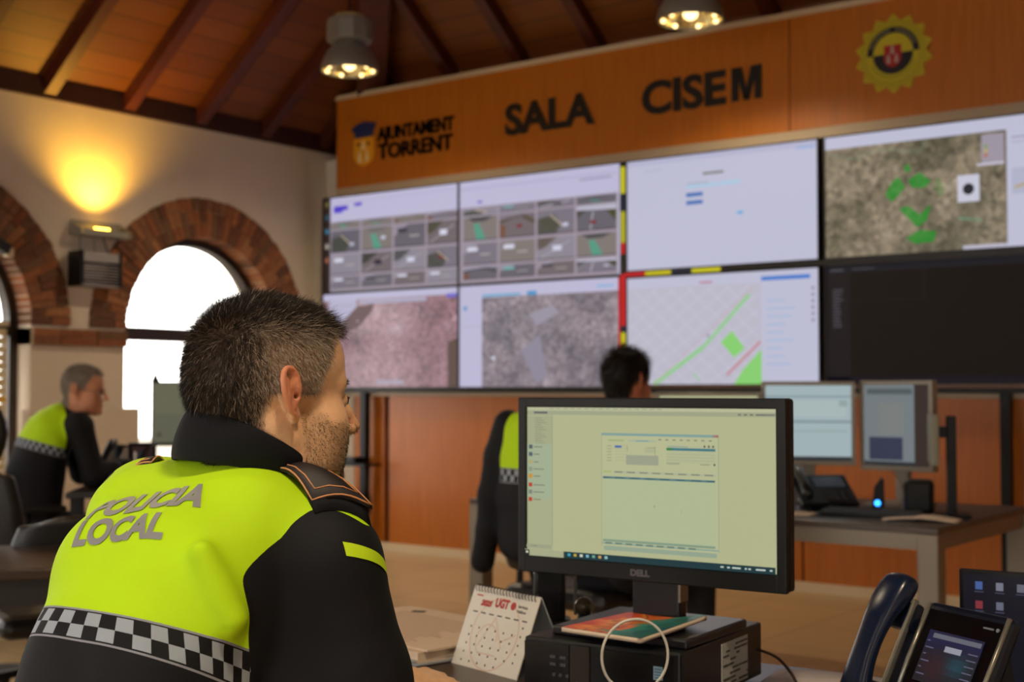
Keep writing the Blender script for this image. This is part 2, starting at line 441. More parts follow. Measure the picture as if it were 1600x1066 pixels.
# ------------------------------------------------------------------ front wall cladding
b = MB().use(M_VENEER)
b.box((.56, -.06, .64), (.32, .10, 1.2))                   # narrow return panel
b.box((.78 + (4.25 - .78) / 2, -.065, .64), (4.25 - .78, .11, 1.2)); b.box((4.265 + 3.1, -.065, .64), (6.2, .11, 1.2))
b.use(mat('dark_groove', '#4a200c', .6)); b.box((.75, -.045, .64), (.07, .08, 1.2)); b.box((4.257, -.05, .64), (.02, .1, 1.2))
struct(b.build('trim_32'))
b = MB().use(M_CREAMTRIM); b.box((5.75, -.075, .03), (10.1, .13, .06)); struct(b.build('baseboard_front'))
b = MB().use(M_GREIGE); b.box((5.7, -.085, 1.225), (10.7, .16, .05)); struct(b.build('trim_33'))
b = MB().use(M_PLASTER); b.box((.16, .2, 1.57), (.32, .5, 3.14)); struct(b.build('trim_34'))

# ------------------------------------------------------------------ sign board over the screens
board = thing('sign_board', 'long orange wood fascia sign above the video wall with black SALA CISEM lettering', 'sign', (5.6, -.14, 3.2))
ox, oy, oz = board.location
def L(p): return (p[0] - ox, p[1] - oy, p[2] - oz)
b = MB().use(M_VENEER_H); b.box(L(((.33 + 4.255) / 2, -.14, 3.205)), (4.255 - .33, .24, .71)); b.box(L(((4.263 + 10.9) / 2, -.14, 3.205)), (10.9 - 4.263, .24, .71)); b.build('panel', parent=board)
b = MB().use(M_CREAMTRIM); b.box(L((5.6, -.145, 3.575)), (10.55, .26, .035)); b.build('top_edge', parent=board)
b = MB().use(M_GREIGE); b.box(L((5.6, -.14, 2.82)), (10.55, .235, .06)); b.build('bottom_edge', parent=board)
M_LETTER = mat('letter_black', '#15100d', .5)
FY = -.26
def sign_text(txt, x0, x1, z0, z1, bold, m=M_LETTER, name='lettering', label=None):
    b = MB().use(m); h = z1 - z0
    text_into(b, txt, L((x0, FY - .001, z0)), (1, 0, 0), (0, 0, 1), h / .70, bold, .012, w=x1 - x0)
    o = b.build(name, parent=board)
    if label: o['label'] = label
    return o
# town-hall crest: blue crown over a yellow shield
b = MB().use(mat('crest_yellow', '#f2a81c', .5))
sh = [(.53, 3.225), (.742, 3.225), (.742, 3.09)] + [(.636 + .106 * math.cos(a), 3.095 - .09 * math.sin(a)) for a in [PI * k / 14 for k in range(1, 14)]] + [(.53, 3.09)]
b.prism([(x - ox, z - oz) for x, z in sh], FY - .012 - oy, FY + .01 - oy, 'y')
b.use(mat('crest_pale', '#f8dc9a', .5))
for (x, z, w, h) in ((.636, 3.165, .045, .07), (.598, 3.075, .04, .085), (.676, 3.08, .04, .085)):
    b.prism([(x - w / 2 - ox, z - h / 2 - oz), (x + w / 2 - ox, z - h / 2 - oz), (x + w * .2 - ox, z + h / 2 - oz), (x - w * .2 - ox, z + h / 2 - oz)], FY - .016 - oy, FY - oy, 'y')
b.use(mat('crest_dark', '#33200d', .5))
for x in (.585, .69): b.prism([(x + .014 * math.cos(k) - ox, 3.175 + .014 * math.sin(k) - oz) for k in [PI * i / 5 for i in range(10)]], FY - .016 - oy, FY - oy, 'y')
b.build('crest_shield', parent=board)
b = MB().use(mat('crest_blue', '#17295c', .5))
b.prism([(x - ox, z - oz) for x, z in [(.545, 3.232), (.73, 3.232), (.735, 3.27), (.768, 3.33), (.72, 3.338), (.64, 3.352), (.56, 3.335), (.50, 3.30), (.52, 3.28), (.54, 3.27)]], FY - .014 - oy, FY + .01 - oy, 'y')
b.use(mat('crest_blue_light', '#3b3f74', .5))
b.prism([(x - ox, z - oz) for x, z in [(.55, 3.262), (.73, 3.262), (.73, 3.27), (.55, 3.27)]], FY - .016 - oy, FY - oy, 'y')
b.build('crest_crown', parent=board)['label'] = 'dark blue crown above the shield'
M_LET2 = mat('letter_dark', '#120b09', .9, spec=.1)
sign_text('AJUNTAMENT', .785, 1.56, 3.185, 3.285, .004, M_LET2)
sign_text('TORRENT', .79, 1.545, 3.04, 3.155, .004, M_LET2)
sign_text('SALA', 2.035, 2.81, 3.085, 3.295, .010)
sign_text('CISE', 3.187, 3.815, 3.087, 3.295, .010)
bM_ = MB().use(M_LETTER); mz0, mz1, mx0, mx1, ms = 3.084, 3.296, 3.862, 4.070, .046
mm_ = (mx0 + mx1) / 2
for P_ in ([(mx0, mz0), (mx0 + ms, mz0), (mx0 + ms, mz1), (mx0, mz1)], [(mx1 - ms, mz0), (mx1, mz0), (mx1, mz1), (mx1 - ms, mz1)], [(mx0 + ms * .6, mz1), (mx0 + ms * 1.5, mz1), (mm_ + .018, mz0), (mm_ - .018, mz0)], [(mx1 - ms * .6, mz1), (mm_ + .018, mz0), (mm_ - .018, mz0), (mx1 - ms * 1.5, mz1)]):
    bM_.prism([(x - ox, z - oz) for x, z in P_], FY - .013 - oy, FY - .001 - oy, 'y')
bM_.build('lettering', parent=board)
# police badge: toothed yellow sun with a ring and a red shield
bg = MB().use(mat('badge_yellow', '#c9b81a', .45), False)
bx, bz = 4.928, 3.23
def disc(b, r0, r1, n, y0, y1, a0=0, a1=2 * PI, star=0):
    for k in range(n):
        t0 = a0 + (a1 - a0) * k / n; t1 = a0 + (a1 - a0) * (k + 1) / n
        P = []
        for r, t in ((r0, t0), (r1, t0), (r1, t1), (r0, t1)): P.append((bx + r * math.cos(t) - ox, bz + r * math.sin(t) - oz))
        if r0 < 1e-5: P = P[1:] if False else [(bx - ox, bz - oz), P[1], P[2]]
        b.prism(P, y0 - oy, y1 - oy, 'y')
star = []
for k in range(14 * 8):
    t = 2 * PI * k / (14 * 8); ph = (k % 8) / 8
    tri = 1 - abs(2 * ph - 1)
    star.append((bx + (.198 + .040 * (tri ** 1.2)) * math.cos(t + PI / 2 - PI / 14) - ox, bz + (.198 + .040 * (tri ** 1.2)) * math.sin(t + PI / 2 - PI / 14) - oz))
bg.prism(star, FY - .010 - oy, FY + .01 - oy, 'y')
bg.use(mat('badge_yellow_dark', '#a5930f', .5))
for k in range(56):
    t = 2 * PI * (k + .5) / 56
    for r0, r1 in ((.165, .205),):
        d = Vector((math.cos(t), 0, math.sin(t))); c = Vector((bx - ox, FY - .012 - oy, bz - oz))
        bg.bar(c + d * r0, c + d * r1, .004, .004, up=(0, 1, 0))
o = bg.build('badge', parent=board); o['label'] = 'yellow sun-shaped police badge'
M_BB = mat('badge_black', '#171420', .5); M_BY = mat('badge_bright', '#d2c224', .5)
r_ = MB().use(M_BB); disc(r_, .124, .158, 40, FY - .016, FY - .009, 0, PI)
r_.use(M_BY); disc(r_, .124, .158, 40, FY - .016, FY - .009, PI, 2 * PI); disc(r_, 0, .120, 40, FY - .018, FY - .009, 0, PI)
r_.use(M_BB); disc(r_, 0, .120, 40, FY - .018, FY - .009, PI, 2 * PI)
r_.use(mat('badge_text', '#a9a37a', .5))
for k in range(26):
    t = R(20) + R(140) * k / 25
    if abs(t - PI / 2) < .1: continue
    d = Vector((math.cos(t), 0, math.sin(t))); c = Vector((bx - ox, FY - .017 - oy, bz - oz))
    r_.bar(c + d * .134, c + d * .147, .006, .004, up=(0, 1, 0))
r_.use(M_BB)
for k in range(24):
    t = PI + R(25) + R(130) * k / 23
    d = Vector((math.cos(t), 0, math.sin(t))); c = Vector((bx - ox, FY - .017 - oy, bz - oz))
    r_.bar(c + d * .135, c + d * .146, .004, .004, up=(0, 1, 0))
r_.build('badge_ring', parent=o)
s_ = MB().use(mat('badge_red', '#b3201c', .5))
s_.prism([(bx + x - ox, bz + z - oz) for x, z in [(-.052, .05), (.052, .05), (.052, -.04), (.03, -.072), (0, -.082), (-.03, -.072), (-.052, -.04)]], FY - .022 - oy, FY - .015 - oy, 'y')
s_.use(mat('badge_silver', '#c0a9a0', .5))
for (x, z) in ((0, .02), (-.024, -.035), (.024, -.035)):
    s_.prism([(bx + x - .012 - ox, bz + z - .022 - oz), (bx + x + .012 - ox, bz + z - .022 - oz), (bx + x + .006 - ox, bz + z + .026 - oz), (bx + x - .006 - ox, bz + z + .026 - oz)], FY - .025 - oy, FY - .02 - oy, 'y')
s_.build('badge_shield', parent=o)

# ------------------------------------------------------------------ screens
M_SCR = attr_mat('screen_image', .45, emit=1.0, spec=.05)
def sat_mat(name, cols, scale, rough=.3, seed=0, detail=9, strength=1.0):
    """aerial photograph shown on a lit screen"""
    m = mat(name, '#101010', rough); nt = m.node_tree; b = nt.nodes['Principled BSDF']
    tc = nt.nodes.new('ShaderNodeTexCoord'); mp = nt.nodes.new('ShaderNodeMapping'); mp.inputs['Location'].default_value = (seed, seed * 2.3, seed * 1.7)
    nt.links.new(tc.outputs['Object'], mp.inputs[0])
    n = nt.nodes.new('ShaderNodeTexNoise'); n.inputs['Scale'].default_value = scale; n.inputs['Detail'].default_value = detail; n.inputs['Roughness'].default_value = .72
    nt.links.new(mp.outputs[0], n.inputs['Vector'])
    cr = nt.nodes.new('ShaderNodeValToRGB'); el = cr.color_ramp.elements
    pos = [.25 + .5 * i / (len(cols) - 1) for i in range(len(cols))]
    el[0].position = pos[0]; el[0].color = lin(cols[0]); el[1].position = pos[-1]; el[1].color = lin(cols[-1])
    for p, c in list(zip(pos, cols))[1:-1]:
        e = el.new(p); e.color = lin(c)
    nt.links.new(n.outputs['Fac'], cr.inputs[0])
    v = nt.nodes.new('ShaderNodeTexVoronoi'); v.inputs['Scale'].default_value = scale * 9; nt.links.new(mp.outputs[0], v.inputs['Vector'])
    mr = nt.nodes.new('ShaderNodeMapRange'); mr.inputs[1].default_value = 0; mr.inputs[2].default_value = 1; mr.inputs[3].default_value = .55; mr.inputs[4].default_value = 1.5
    nt.links.new(v.outputs['Color'], mr.inputs[0])
    sc = nt.nodes.new('ShaderNodeVectorMath'); sc.operation = 'SCALE'; nt.links.new(cr.outputs[0], sc.inputs[0]); nt.links.new(mr.outputs[0], sc.inputs['Scale'])
    nt.links.new(sc.outputs[0], b.inputs['Emission Color']); b.inputs['Emission Strength'].default_value = strength
    return m
M_SAT_PINK = sat_mat('aerial_pink', ['#4a3a44', '#7d5c66', '#94707a', '#ab98a2'], 5, seed=1)
M_SAT_GREY = sat_mat('aerial_grey', ['#3f3a44', '#6b636d', '#8a7e86', '#aba4ae'], 4, seed=3)
M_SAT_BROWN = sat_mat('aerial_brown', ['#38382a', '#5c5644', '#877a66', '#a89c8a'], 4, seed=7)

class Canvas:
    """the picture on a screen; u runs right, v down, both 0..1; built in the screen's own plane (local x right, z up, faces -y)"""
    def __init__(s, w, h, x0=0, z0=0, y0=0, step=.00025): s.w, s.h, s.x0, s.z0, s.y0, s.step = w, h, x0, z0, y0, step; s.mb = MB(); s.k = 0
    def P(s, u, v): return (s.x0 + u * s.w, s.y0 - s.k * s.step, s.z0 + (1 - v) * s.h)
    def poly(s, pts, col, layer=True):
        if layer: s.k += 1
        if isinstance(col, str): s.mb.use(M_SCR); s.mb.col = lin(col)
        else: s.mb.use(col); s.mb.col = (1, 1, 1, 1)
        s.mb.add([s.P(*p) for p in pts], [tuple(range(len(pts)))[::-1]])
    def rect(s, u0, v0, u1, v1, col, layer=True): s.poly([(u0, v0), (u1, v0), (u1, v1), (u0, v1)], col, layer)
    def disc(s, u, v, r, col, layer=True): s.poly([(u + r * math.cos(t) * s.h / s.w, v + r * math.sin(t)) for t in [2 * PI * i / 14 for i in range(14)]], col, layer)
    def line(s, a, b, wd, col, layer=False):
        dx, dy = (b[0] - a[0]) * s.w, (b[1] - a[1]) * s.h; L_ = math.hypot(dx, dy); nx, ny = -dy / L_ * wd / 2 / s.w, dx / L_ * wd / 2 / s.h
        s.poly([(a[0] + nx, a[1] + ny), (b[0] + nx, b[1] + ny), (b[0] - nx, b[1] - ny), (a[0] - nx, a[1] - ny)], col, layer)
    def build(s, parent, name='screen'):
        return s.mb.build(name, parent=parent, fix=False)
rs = random.Random(11)
def feed(c, u0, v0, u1, v1, kind):
    """one small traffic-camera picture"""
    w, h = u1 - u0, v1 - v0
    def q(x, y): return (u0 + w * x, v0 + h * y)
    road = rs.choice(['#77707c', '#645f6a', '#8a8490', '#6e6468', '#7d7572'])
    c.k = 2; c.rect(u0, v0, u1, v1, road)
    c.k = 3
    g = rs.choice(['#3b3f28', '#45452a', '#2c3124', '#54452a'])
    if kind == 0:
        c.poly([q(0, 0), q(1, 0), q(1, .22), q(0, .15)], '#b5b2c4'); c.k = 3.5; c.poly([q(.6, .1), q(1, .05), q(1, .7), q(.8, .3)], g, False); c.poly([q(0, .1), q(.3, .12), q(0, .5)], '#4a4844', False)
        c.k = 4; c.line(q(.35, .95), q(.42, .25), .008, '#b9b5c0')
    elif kind == 1:
        c.poly([q(0, 0), q(.55, 0), q(.2, .45), q(0, .55)], g, False); c.k = 4; c.line(q(.1, .9), q(.9, .2), .006, '#aaa4ae')
        car = rs.choice(['#c9c9de', '#2d2a3a', '#d0d0e4'])
        c.k = 5; c.rect(u0 + w * .42, v0 + h * .38, u0 + w * .66, v0 + h * .62, car)
    elif kind == 2:
        c.poly([q(0, 0), q(1, 0), q(1, .1), q(.6, .05), q(0, .25)], '#a9a4b8', False); c.poly([q(.3, .15), q(.7, .08), q(1, .35), q(1, .5), q(.65, .2), q(.4, .2), q(0, .4), q(0, .25)], g, False)
        c.poly([q(0, .4), q(.18, .5), q(.15, 1), q(0, 1)], '#7b5034', False)
    elif kind == 3:
        c.poly([q(0, .0), q(.45, .0), q(0, .5)], '#9c94a0', False); c.k = 4; c.rect(u0 + w * .12, v0 + h * .16, u0 + w * .42, v0 + h * .36, rs.choice(['#cfd0e0', '#6fb0b0', '#c9cadb', '#3a3846']))
        c.rect(u0 + w * .5, v0 + h * .5, u0 + w * .8, v0 + h * .56, '#b0a8a8', False)
    elif kind == 4:
        c.poly([q(.1, 0), q(.9, 0), q(.65, .2), q(.3, .2)], '#35363a', False); c.poly([q(.3, .3), q(.45, .25), q(.68, 1), q(.4, 1)], '#4aa087', False)
    else:
        c.poly([q(0, .35), q(.45, .2), q(.65, .6), q(.5, 1), q(0, 1)], g, False); c.k = 4; c.line(q(.35, .2), q(.7, .7), .01, '#b7a795')
    c.k = 6; c.rect(u0, v0 + h * .955, u1, v1, '#3d3742')
    if kind in (0, 2, 4, 5) and h > .1 and rs.random() < .7:
        x = rs.uniform(.35, .7); y = rs.uniform(.4, .7); c.rect(u0 + w * x, v0 + h * y, u0 + w * (x + .14), v0 + h * (y + .14), rs.choice(['#c4c5da', '#23212c', '#7c2a30', '#b5b6c8']))
def feeds(c, cols, rows):
    for ri, (v0, v1) in enumerate(rows):
        for (u0, u1) in cols:
            k = rs.choice([0, 1, 2, 3, 5, 1, 3, 4]); feed(c, u0, v0, u1, v1, k)
M_BEZEL = mat('bezel_black', '#1b1716', .4)
SY = -.25
def wall_screen(x0, x1, z0, z1, label, edge=.008):
    t = thing('wall_display', label, 'screen', ((x0 + x1) / 2, SY, z0), group='video wall displays')
    w, h = x1 - x0, z1 - z0
    b = MB().use(M_BEZEL)
    b.box((0, .055, h / 2), (w, .09, h))
    for (cx_, cz_, sx_, sz_) in ((-(w / 2 - edge / 2), h / 2, edge, h), (w / 2 - edge / 2, h / 2, edge, h), (0, edge / 2, w - 2 * edge, edge), (0, h - edge / 2, w - 2 * edge, edge)):
        b.box((cx_, .0035, cz_), (sx_, .013, sz_))
    b.build('casing', parent=t)
    return t, Canvas(w - 2 * edge, h - 2 * edge, -w / 2 + edge, edge, .008)
WH = '#bbb7d3'; WH2 = '#bcbcd2'
rows = [(.27, .335), (.355, .585), (.615, .82), (.845, .965)]
# col 1 top
t, c = wall_screen(.165, 1.585, 2.022, 2.79, 'wall screen of small traffic camera pictures, top row, far left with dark taskbar')
c.rect(0, 0, 1, 1, '#9a8f9c'); c.rect(.055, 0, 1, .255, WH); c.rect(0, 0, .052, 1, '#2c1f1d')
for v, cc in ((.06, '#b3a34a'), (.2, '#4391a8'), (.35, '#3f7f9a'), (.51, '#b5a99e'), (.66, '#a8664e')): c.disc(.026, v, .03, cc, False)
c.rect(.08, .09, .19, .14, '#4f3fc0'); c.rect(.08, .14, .15, .165, '#5c50c8', False); c.rect(.24, .075, .30, .11, '#5a48c4', False); c.rect(.06, .05, .98, .055, '#a39fbe', False)
feeds(c, [(.06, .285), (.30, .53), (.545, .77), (.785, .995)], rows); c.build(t)
# col 2 top
t, c = wall_screen(1.585, 3.012, 2.022, 2.79, 'wall screen of small traffic camera pictures, top row, second from the left')
c.rect(0, 0, 1, 1, '#9a8f9c'); c.rect(0, 0, 1, .255, WH); c.rect(0, .07, .98, .078, '#a39fbe'); c.rect(.12, .2, .15, .22, '#5b4fc0', False); c.rect(.76, .1, .95, .115, '#908dab', False); c.rect(.985, .25, 1, 1, WH, False)
feeds(c, [(.025, .25), (.265, .49), (.505, .73), (.745, .975)], rows); c.build(t)
# col 1 bottom: pink aerial photograph
t, c = wall_screen(.165, 1.585, 1.262, 2.018, 'wall screen with a pinkish aerial photograph, bottom row, far left')
c.rect(0, 0, 1, 1, M_SAT_PINK); c.rect(.0, 0, 1, .07, WH); c.rect(.04, .07, .26, .32, '#b6b2cc', False); c.rect(.05, .13, .24, .135, '#8d88a6'); c.rect(.05, .2, .24, .205, '#8d88a6', False)
c.rect(.28, .08, .78, .12, '#ada8c0', False); c.rect(.92, .06, 1, .1, '#7268c6', False); c.rect(.42, .93, .62, .97, '#aba2b4', False)
c.poly([(.26, .15), (.4, .12), (.38, .2), (.28, .36), (.12, .44), (.1, .38)], '#6f5b5c'); c.poly([(.93, .55), (1, .5), (1, 1), (.93, 1)], '#5f4c46', False)
c.disc(.27, .3, .012, '#b5a5ad'); c.disc(.5, .5, .012, '#c2b6c0', False); c.disc(.72, .2, .01, '#c9c3d4', False); c.build(t)
# col 2 bottom: grey aerial photograph
t, c = wall_screen(1.585, 3.012, 1.262, 2.018, 'wall screen with a grey aerial photograph and white side panel, bottom row')
c.rect(0, 0, 1, 1, WH); c.rect(.15, .12, .985, 1, M_SAT_GREY); c.rect(.15, .09, .4, .115, '#6fa6cc'); c.rect(.44, .08, .5, .12, '#4d93c6', False); c.rect(.86, .06, .96, .08, '#7fb0d6', False)
c.rect(.025, .2, .05, .24, '#5f93c4', False); c.rect(.03, .27, .1, .275, '#9bb3d4', False); c.rect(.03, .33, .1, .335, '#9bb3d4', False); c.rect(.02, .4, .14, .405, '#a09dba', False)
c.disc(.225, .72, .02, '#cdd3e6'); c.poly([(.45, .3), (.6, .22), (.64, .3), (.5, .42)], '#9891a0', False); c.poly([(.4, .65), (.52, .5), (.56, .9), (.5, .97)], '#8c8698', False); c.rect(.985, 0, 1, 1, '#c01a20', False); c.build(t)
# col 3 top: web form
t, c = wall_screen(3.05, 4.44, 2.04, 2.79, 'wall screen with a nearly blank white web form and two blue buttons, top row')
c.rect(0, 0, 1, 1, WH2); c.rect(0, .0, 1, .05, '#b2b2cc'); c.rect(.9, .045, .99, .06, '#86a8d8', False); c.rect(.42, .17, .53, .19, '#6e6e62'); c.rect(.33, .27, .62, .295, '#a3c6de', False); c.rect(.33, .255, .45, .262, '#8d8fa0', False)
c.rect(.33, .34, .42, .375, '#3f6db0', False); c.rect(.33, .41, .42, .445, '#3f6db0', False); c.rect(.6, .54, .63, .565, '#5aa4d6', False); c.rect(.1, .1, .2, .105, '#9c9cb6', False); c.build(t)
# col 3 bottom: street map
t, c = wall_screen(3.05, 4.44, 1.278, 2.0, 'wall screen with a pale street map and green parks, bottom row', .006)
c.rect(0, 0, 1, 1, '#b9b7c6'); c.rect(0, 0, 1, .1, WH2)
for k in range(12):
    x = -.56 + k * .1
    for (xa, xb, za, zb) in ((x, x + .62, 1, .12), (x, x + .5, .12, 1)):
        ts = [t_ for t_ in [i / 60 for i in range(61)] if .01 < xa + (xb - xa) * t_ < .71]
        if len(ts) > 8: c.line((xa + (xb - xa) * ts[0], za + (zb - za) * ts[0]), (xa + (xb - xa) * ts[-1], za + (zb - za) * ts[-1]), .005, '#c6c4d4')
c.k = 4
c.line((.15, 1.0), (.42, .66), .028, '#8fc78c'); c.line((.42, .66), (.66, .2), .024, '#8fc78c')
c.k = 5; c.line((.15, 1.0), (.68, .13), .004, '#c79aa8')
c.poly([(.51, .62), (.57, .52), (.635, .68), (.58, .76)], '#86cc70'); c.poly([(.58, 1), (.62, .88), (.72, .69), (.72, 1)], '#86cc70', False); c.line((.54, .92), (.715, .62), .012, '#c26a74'); c.line((.37, .9), (.4, .97), .01, '#8fc78c')
c.disc(.445, .56, .012, '#7d7a9c'); c.rect(.72, .08, 1, 1, WH2); c.rect(.72, .05, .96, .085, '#3f77c8')
for k in range(9): c.rect(.745, .26 + k * .07, .745 + rs.uniform(.07, .16), .27 + k * .07, '#8fb2d4', False)
for k in range(6): c.rect(.965, .16 + k * .055, .98, .185 + k * .055, '#8b899c', False)
c.rect(.4, .065, .47, .08, '#b66a7a', False); c.build(t)
# col 4 top: aerial photograph with green fields
t, c = wall_screen(4.475, 5.88, 2.04, 2.79, 'wall screen with a brown aerial photograph and bright green areas, top right')
c.rect(0, 0, 1, 1, WH2); c.rect(0, .1, .78, 1, M_SAT_BROWN)
G = '#1c8c2c'
c.k = 2
for P_ in ([(.27, .52), (.3, .42), (.33, .38), (.36, .47), (.33, .53), (.3, .58)], [(.35, .32), (.37, .28), (.385, .33), (.37, .36)], [(.37, .42), (.42, .36), (.47, .44), (.44, .49), (.39, .48)], [(.48, .5), (.5, .4), (.53, .52), (.51, .58)],
           [(.33, .64), (.37, .62), (.42, .70), (.47, .62), (.45, .75), (.41, .80)], [(.36, .88), (.42, .82), (.49, .84), (.48, .92), (.4, .93)]): c.poly(P_, G, False)
for a_, b_ in (((.02, .14), (.12, .2)), ((.12, .2), (.25, .14)), ((.25, .14), (.42, .2)), ((.42, .2), (.45, .1)), ((.58, .75), (.68, .78))): c.line(a_, b_, .012, '#6f9a7c')
c.k = 3; c.rect(.58, .42, .67, .63, '#c4c4d4'); c.k = 4; c.disc(.625, .53, .045, '#26262e')
c.k = 3; c.rect(.68, .12, .77, .34, '#9c93a0'); c.rect(.66, .34, .77, .36, '#c0bccc', False); c.rect(.60, .97, .78, 1, '#b9b6c8', False)
for k, cc in enumerate(('#7d9a5a', '#b8a24a', '#b3684a')): c.rect(.69, .2 + k * .035, .705, .225 + k * .035, cc)
c.rect(.8, .16, .95, .17, '#8c8aa4', False); c.rect(.8, .2, .93, .205, '#8c8aa4', False)
c.rect(.80, .4, .97, .6, '#aeb0c6', False); c.line((.81, .55), (.87, .52), .02, '#b39a4a'); c.rect(.9, .68, 1, .82, '#6a62c4', False); c.build(t)
# col 4 bottom: dark screen
t, c = wall_screen(4.475, 5.88, 1.278, 2.005, 'nearly black wall screen with faint menu, bottom right')
c.rect(0, 0, 1, 1, '#0e0706'); c.rect(0, 0, 1, .06, '#15151e'); c.rect(0, .94, 1, 1, '#0f0c16', False); c.rect(0, .06, .11, 1, '#161115', False)
c.rect(.02, .03, .08, .045, '#4a4a52'); c.rect(.11, .3, .45, .303, '#2b2523', False); c.rect(.435, .06, .438, .3, '#2b2523', False)
for k in range(12): c.rect(.03, .2 + .028 * k, .03 + rs.uniform(.03, .05), .212 + .028 * k, '#4b474e', False)
c.rect(.12, .03, .22, .04, '#43434a', False); c.build(t)
# coloured tape along the joints between the middle screens
t = thing('joint_cover', 'black joint strip with yellow and red wallpaper pieces between the wall screens', 'strip', (3.031, SY, 1.27))
b = MB().use(M_BEZEL); b.box((0, .02, .76), (.036, .05, 1.515)); b.build('strip', parent=t)
c = Canvas(.036, 1.515, -.018, 0, -.006)
for v0, v1, cc in ((0.02, .14, '#c2bd23'), (.14, .22, '#1c2030'), (.22, .36, '#aca823'), (.36, .41, '#b01c22'), (.5, .73, '#c01a20'), (.73, .76, '#1c2030'), (.76, .9, '#c2b61c')): c.rect(0, v0, 1, v1, cc, False)
c.k = 2; c.mb.use(M_SCR); c.mb.col = lin('#17161a'); text_into(c.mb, 'R', (-.014, -.0085, .25), (1, 0, 0), (0, 0, 1), .06, .003)
c.build(t, 'tape')
t = thing('joint_cover', 'horizontal black joint strip with red and yellow pieces between right-hand screens', 'strip', (4.46, SY, 2.022))
b = MB().use(M_BEZEL); b.box((0, .02, 0), (2.82, .05, .032)); b.build('strip', parent=t)
c = Canvas(2.82, .03, -1.41, -.015, -.006)
for u0, u1, cc in ((0, .055, '#b81c22'), (.055, .125, '#c2b61c'), (.125, .18, '#1c2030'), (.18, .255, '#c4bd20')): c.rect(u0, .05, u1, .95, cc, False)
c.build(t, 'tape')
# mounting frame of the video wall: posts down to the floor
def post(x, label):
    t = thing('support_post', label, 'post', (x, -.19, 0))
    b = MB().use(M_BLACK2); b.box((0, 0, .63), (.055, .06, 1.26)); b.build('post', parent=t)
    b = MB().use(M_BLACK2); b.box((0, -.0, .01), (.16, .12, .02)); b.build('foot', parent=t)
    return t
t = post(.585, 'black support post under the left end of the video wall, with small shelf')
b = MB().use(M_BLACK2); b.box((.01, -.06, .665), (.26, .18, .018)); b.box((-.06, -.06, .70), (.12, .12, .05), bev=.006); b.build('shelf', parent=t)
b = MB().use(M_BLACK); b.tube([(.05, -.05, .65), (.08, -.05, .5), (.11, -.05, .4), (.10, -.04, .3), (.02, -.03, .2)], .006); b.build('cable', parent=t)
post(5.53, 'black support post under the right end of the video wall')
t = thing('video_wall_frame', 'black metal rail running under the whole video wall', 'frame', (3.1, -.18, 1.245))
b = MB().use(M_BLACK2); b.box((0, -.01, 0), (5.9, .10, .03)); b.build('rail', parent=t)

# ------------------------------------------------------------------ arcade wall fittings
def sconce(y, z, label):
    t = thing('wall_uplight', label, 'wall lamp', (.0, y, z), group='uplights on the arcade piers')
    b = MB().use(mat('uplight_grey', '#8f897c', .5, metal=.2))
    # trough open to the top
    b.box((.005, 0, .0), (.01, .40, .11)); b.box((.13, 0, -.035), (.01, .36, .045)); b.box((.065, 0, -.055), (.13, .36, .008))
    for s in (-1, 1): b.prism([(0, -.055), (.135, -.055), (.135, -.015), (0, .05)], s * .2 - .005, s * .2 + .005, 'y')
    o = b.build('housing', parent=t)
    b = MB().use(mat('lamp_tube_warm', '#ffd070', .3, emit=14, emitcol='#ffc040')); b.cyl((.075, -.055, -.005), (.075, .055, -.005), .012); b.build('lamp_tube', parent=t)
    l = bpy.data.lights.new('uplight', 'SPOT'); l.energy = 62; l.color = (1, .56, .07); l.spot_size = R(120); l.spot_blend = .9; l.shadow_soft_size = .04
    lo = bpy.data.objects.new('uplight_bulb', l); lo.parent = t; lo.location = (.20, -.03, .05); lo.rotation_euler = (PI, R(-10), 0); COL.objects.link(lo)
    return t
sconce(-2.27, 2.355, 'grey trough uplight glowing yellow on the pier between the two arches')
sconce(-4.55, 2.355, 'grey trough uplight on the pier beyond the left edge of the picture')
t = thing('wall_heater', 'black and silver infrared wall heater hanging below the uplight', 'heater', (0, -2.325, 1.95))
b = MB().use(M_BLACK); b.box((.085, -.155, .12), (.15, .03, .24), bev=.006); b.box((.085, .155, .12), (.15, .02, .24), bev=.005); b.box((.02, 0, .12), (.02, .32, .24)); b.build('casing', parent=t)
b = MB().use(mat('heater_silver', '#a39a8c', .35, metal=.5)); b.box((.14, 0, .20), (.02, .30, .065)); b.build('front_plate', parent=t)
b = MB().use(mat('heater_silver', '#a39a8c', .35, metal=.5)); b.box((.09, 0, .005), (.12, .3, .01)); b.build('bottom_plate', parent=t)
b = MB().use(mat('heater_silver', '#a39a8c', .35, metal=.5))
for k in range(7): b.box((.145, 0, .025 + .02 * k), (.008, .29, .006))
b.build('grille', parent=t)
b = MB().use(mat('heater_reflector', '#8b7a6c', .25, metal=.8)); b.box((.06, 0, .085), (.01, .29, .15)); 
for k in (.05, .12): b.cyl((.10, -.14, k), (.10, .14, k), .008)
b.build('heating_element', parent=t)
for pts_, r_w in (([(.05, -.1, .235), (.03, -.09, .35)], .003), ([(.05, .02, .235), (.03, .02, .35)], .002), ([(.05, .13, .235), (.05, .08, .35)], .005)):
    b = MB().use(M_BLACK); b.tube(pts_, r_w); b.build('hanging_wire', parent=t)
# camera unit on the far left arch
t = thing('wall_camera', 'small dark camera on a pale bracket inside the left arch', 'camera', (.02, -3.02, 2.16))
b = MB().use(M_BLACK); b.box((.07, -.05, .02), (.10, .16, .07), Matrix.Rotation(R(-25), 3, 'X'), bev=.01); b.build('body', parent=t)
b = MB().use(M_CREAMTRIM); b.box((.03, .06, -.02), (.06, .05, .06), bev=.01); b.build('bracket', parent=t)

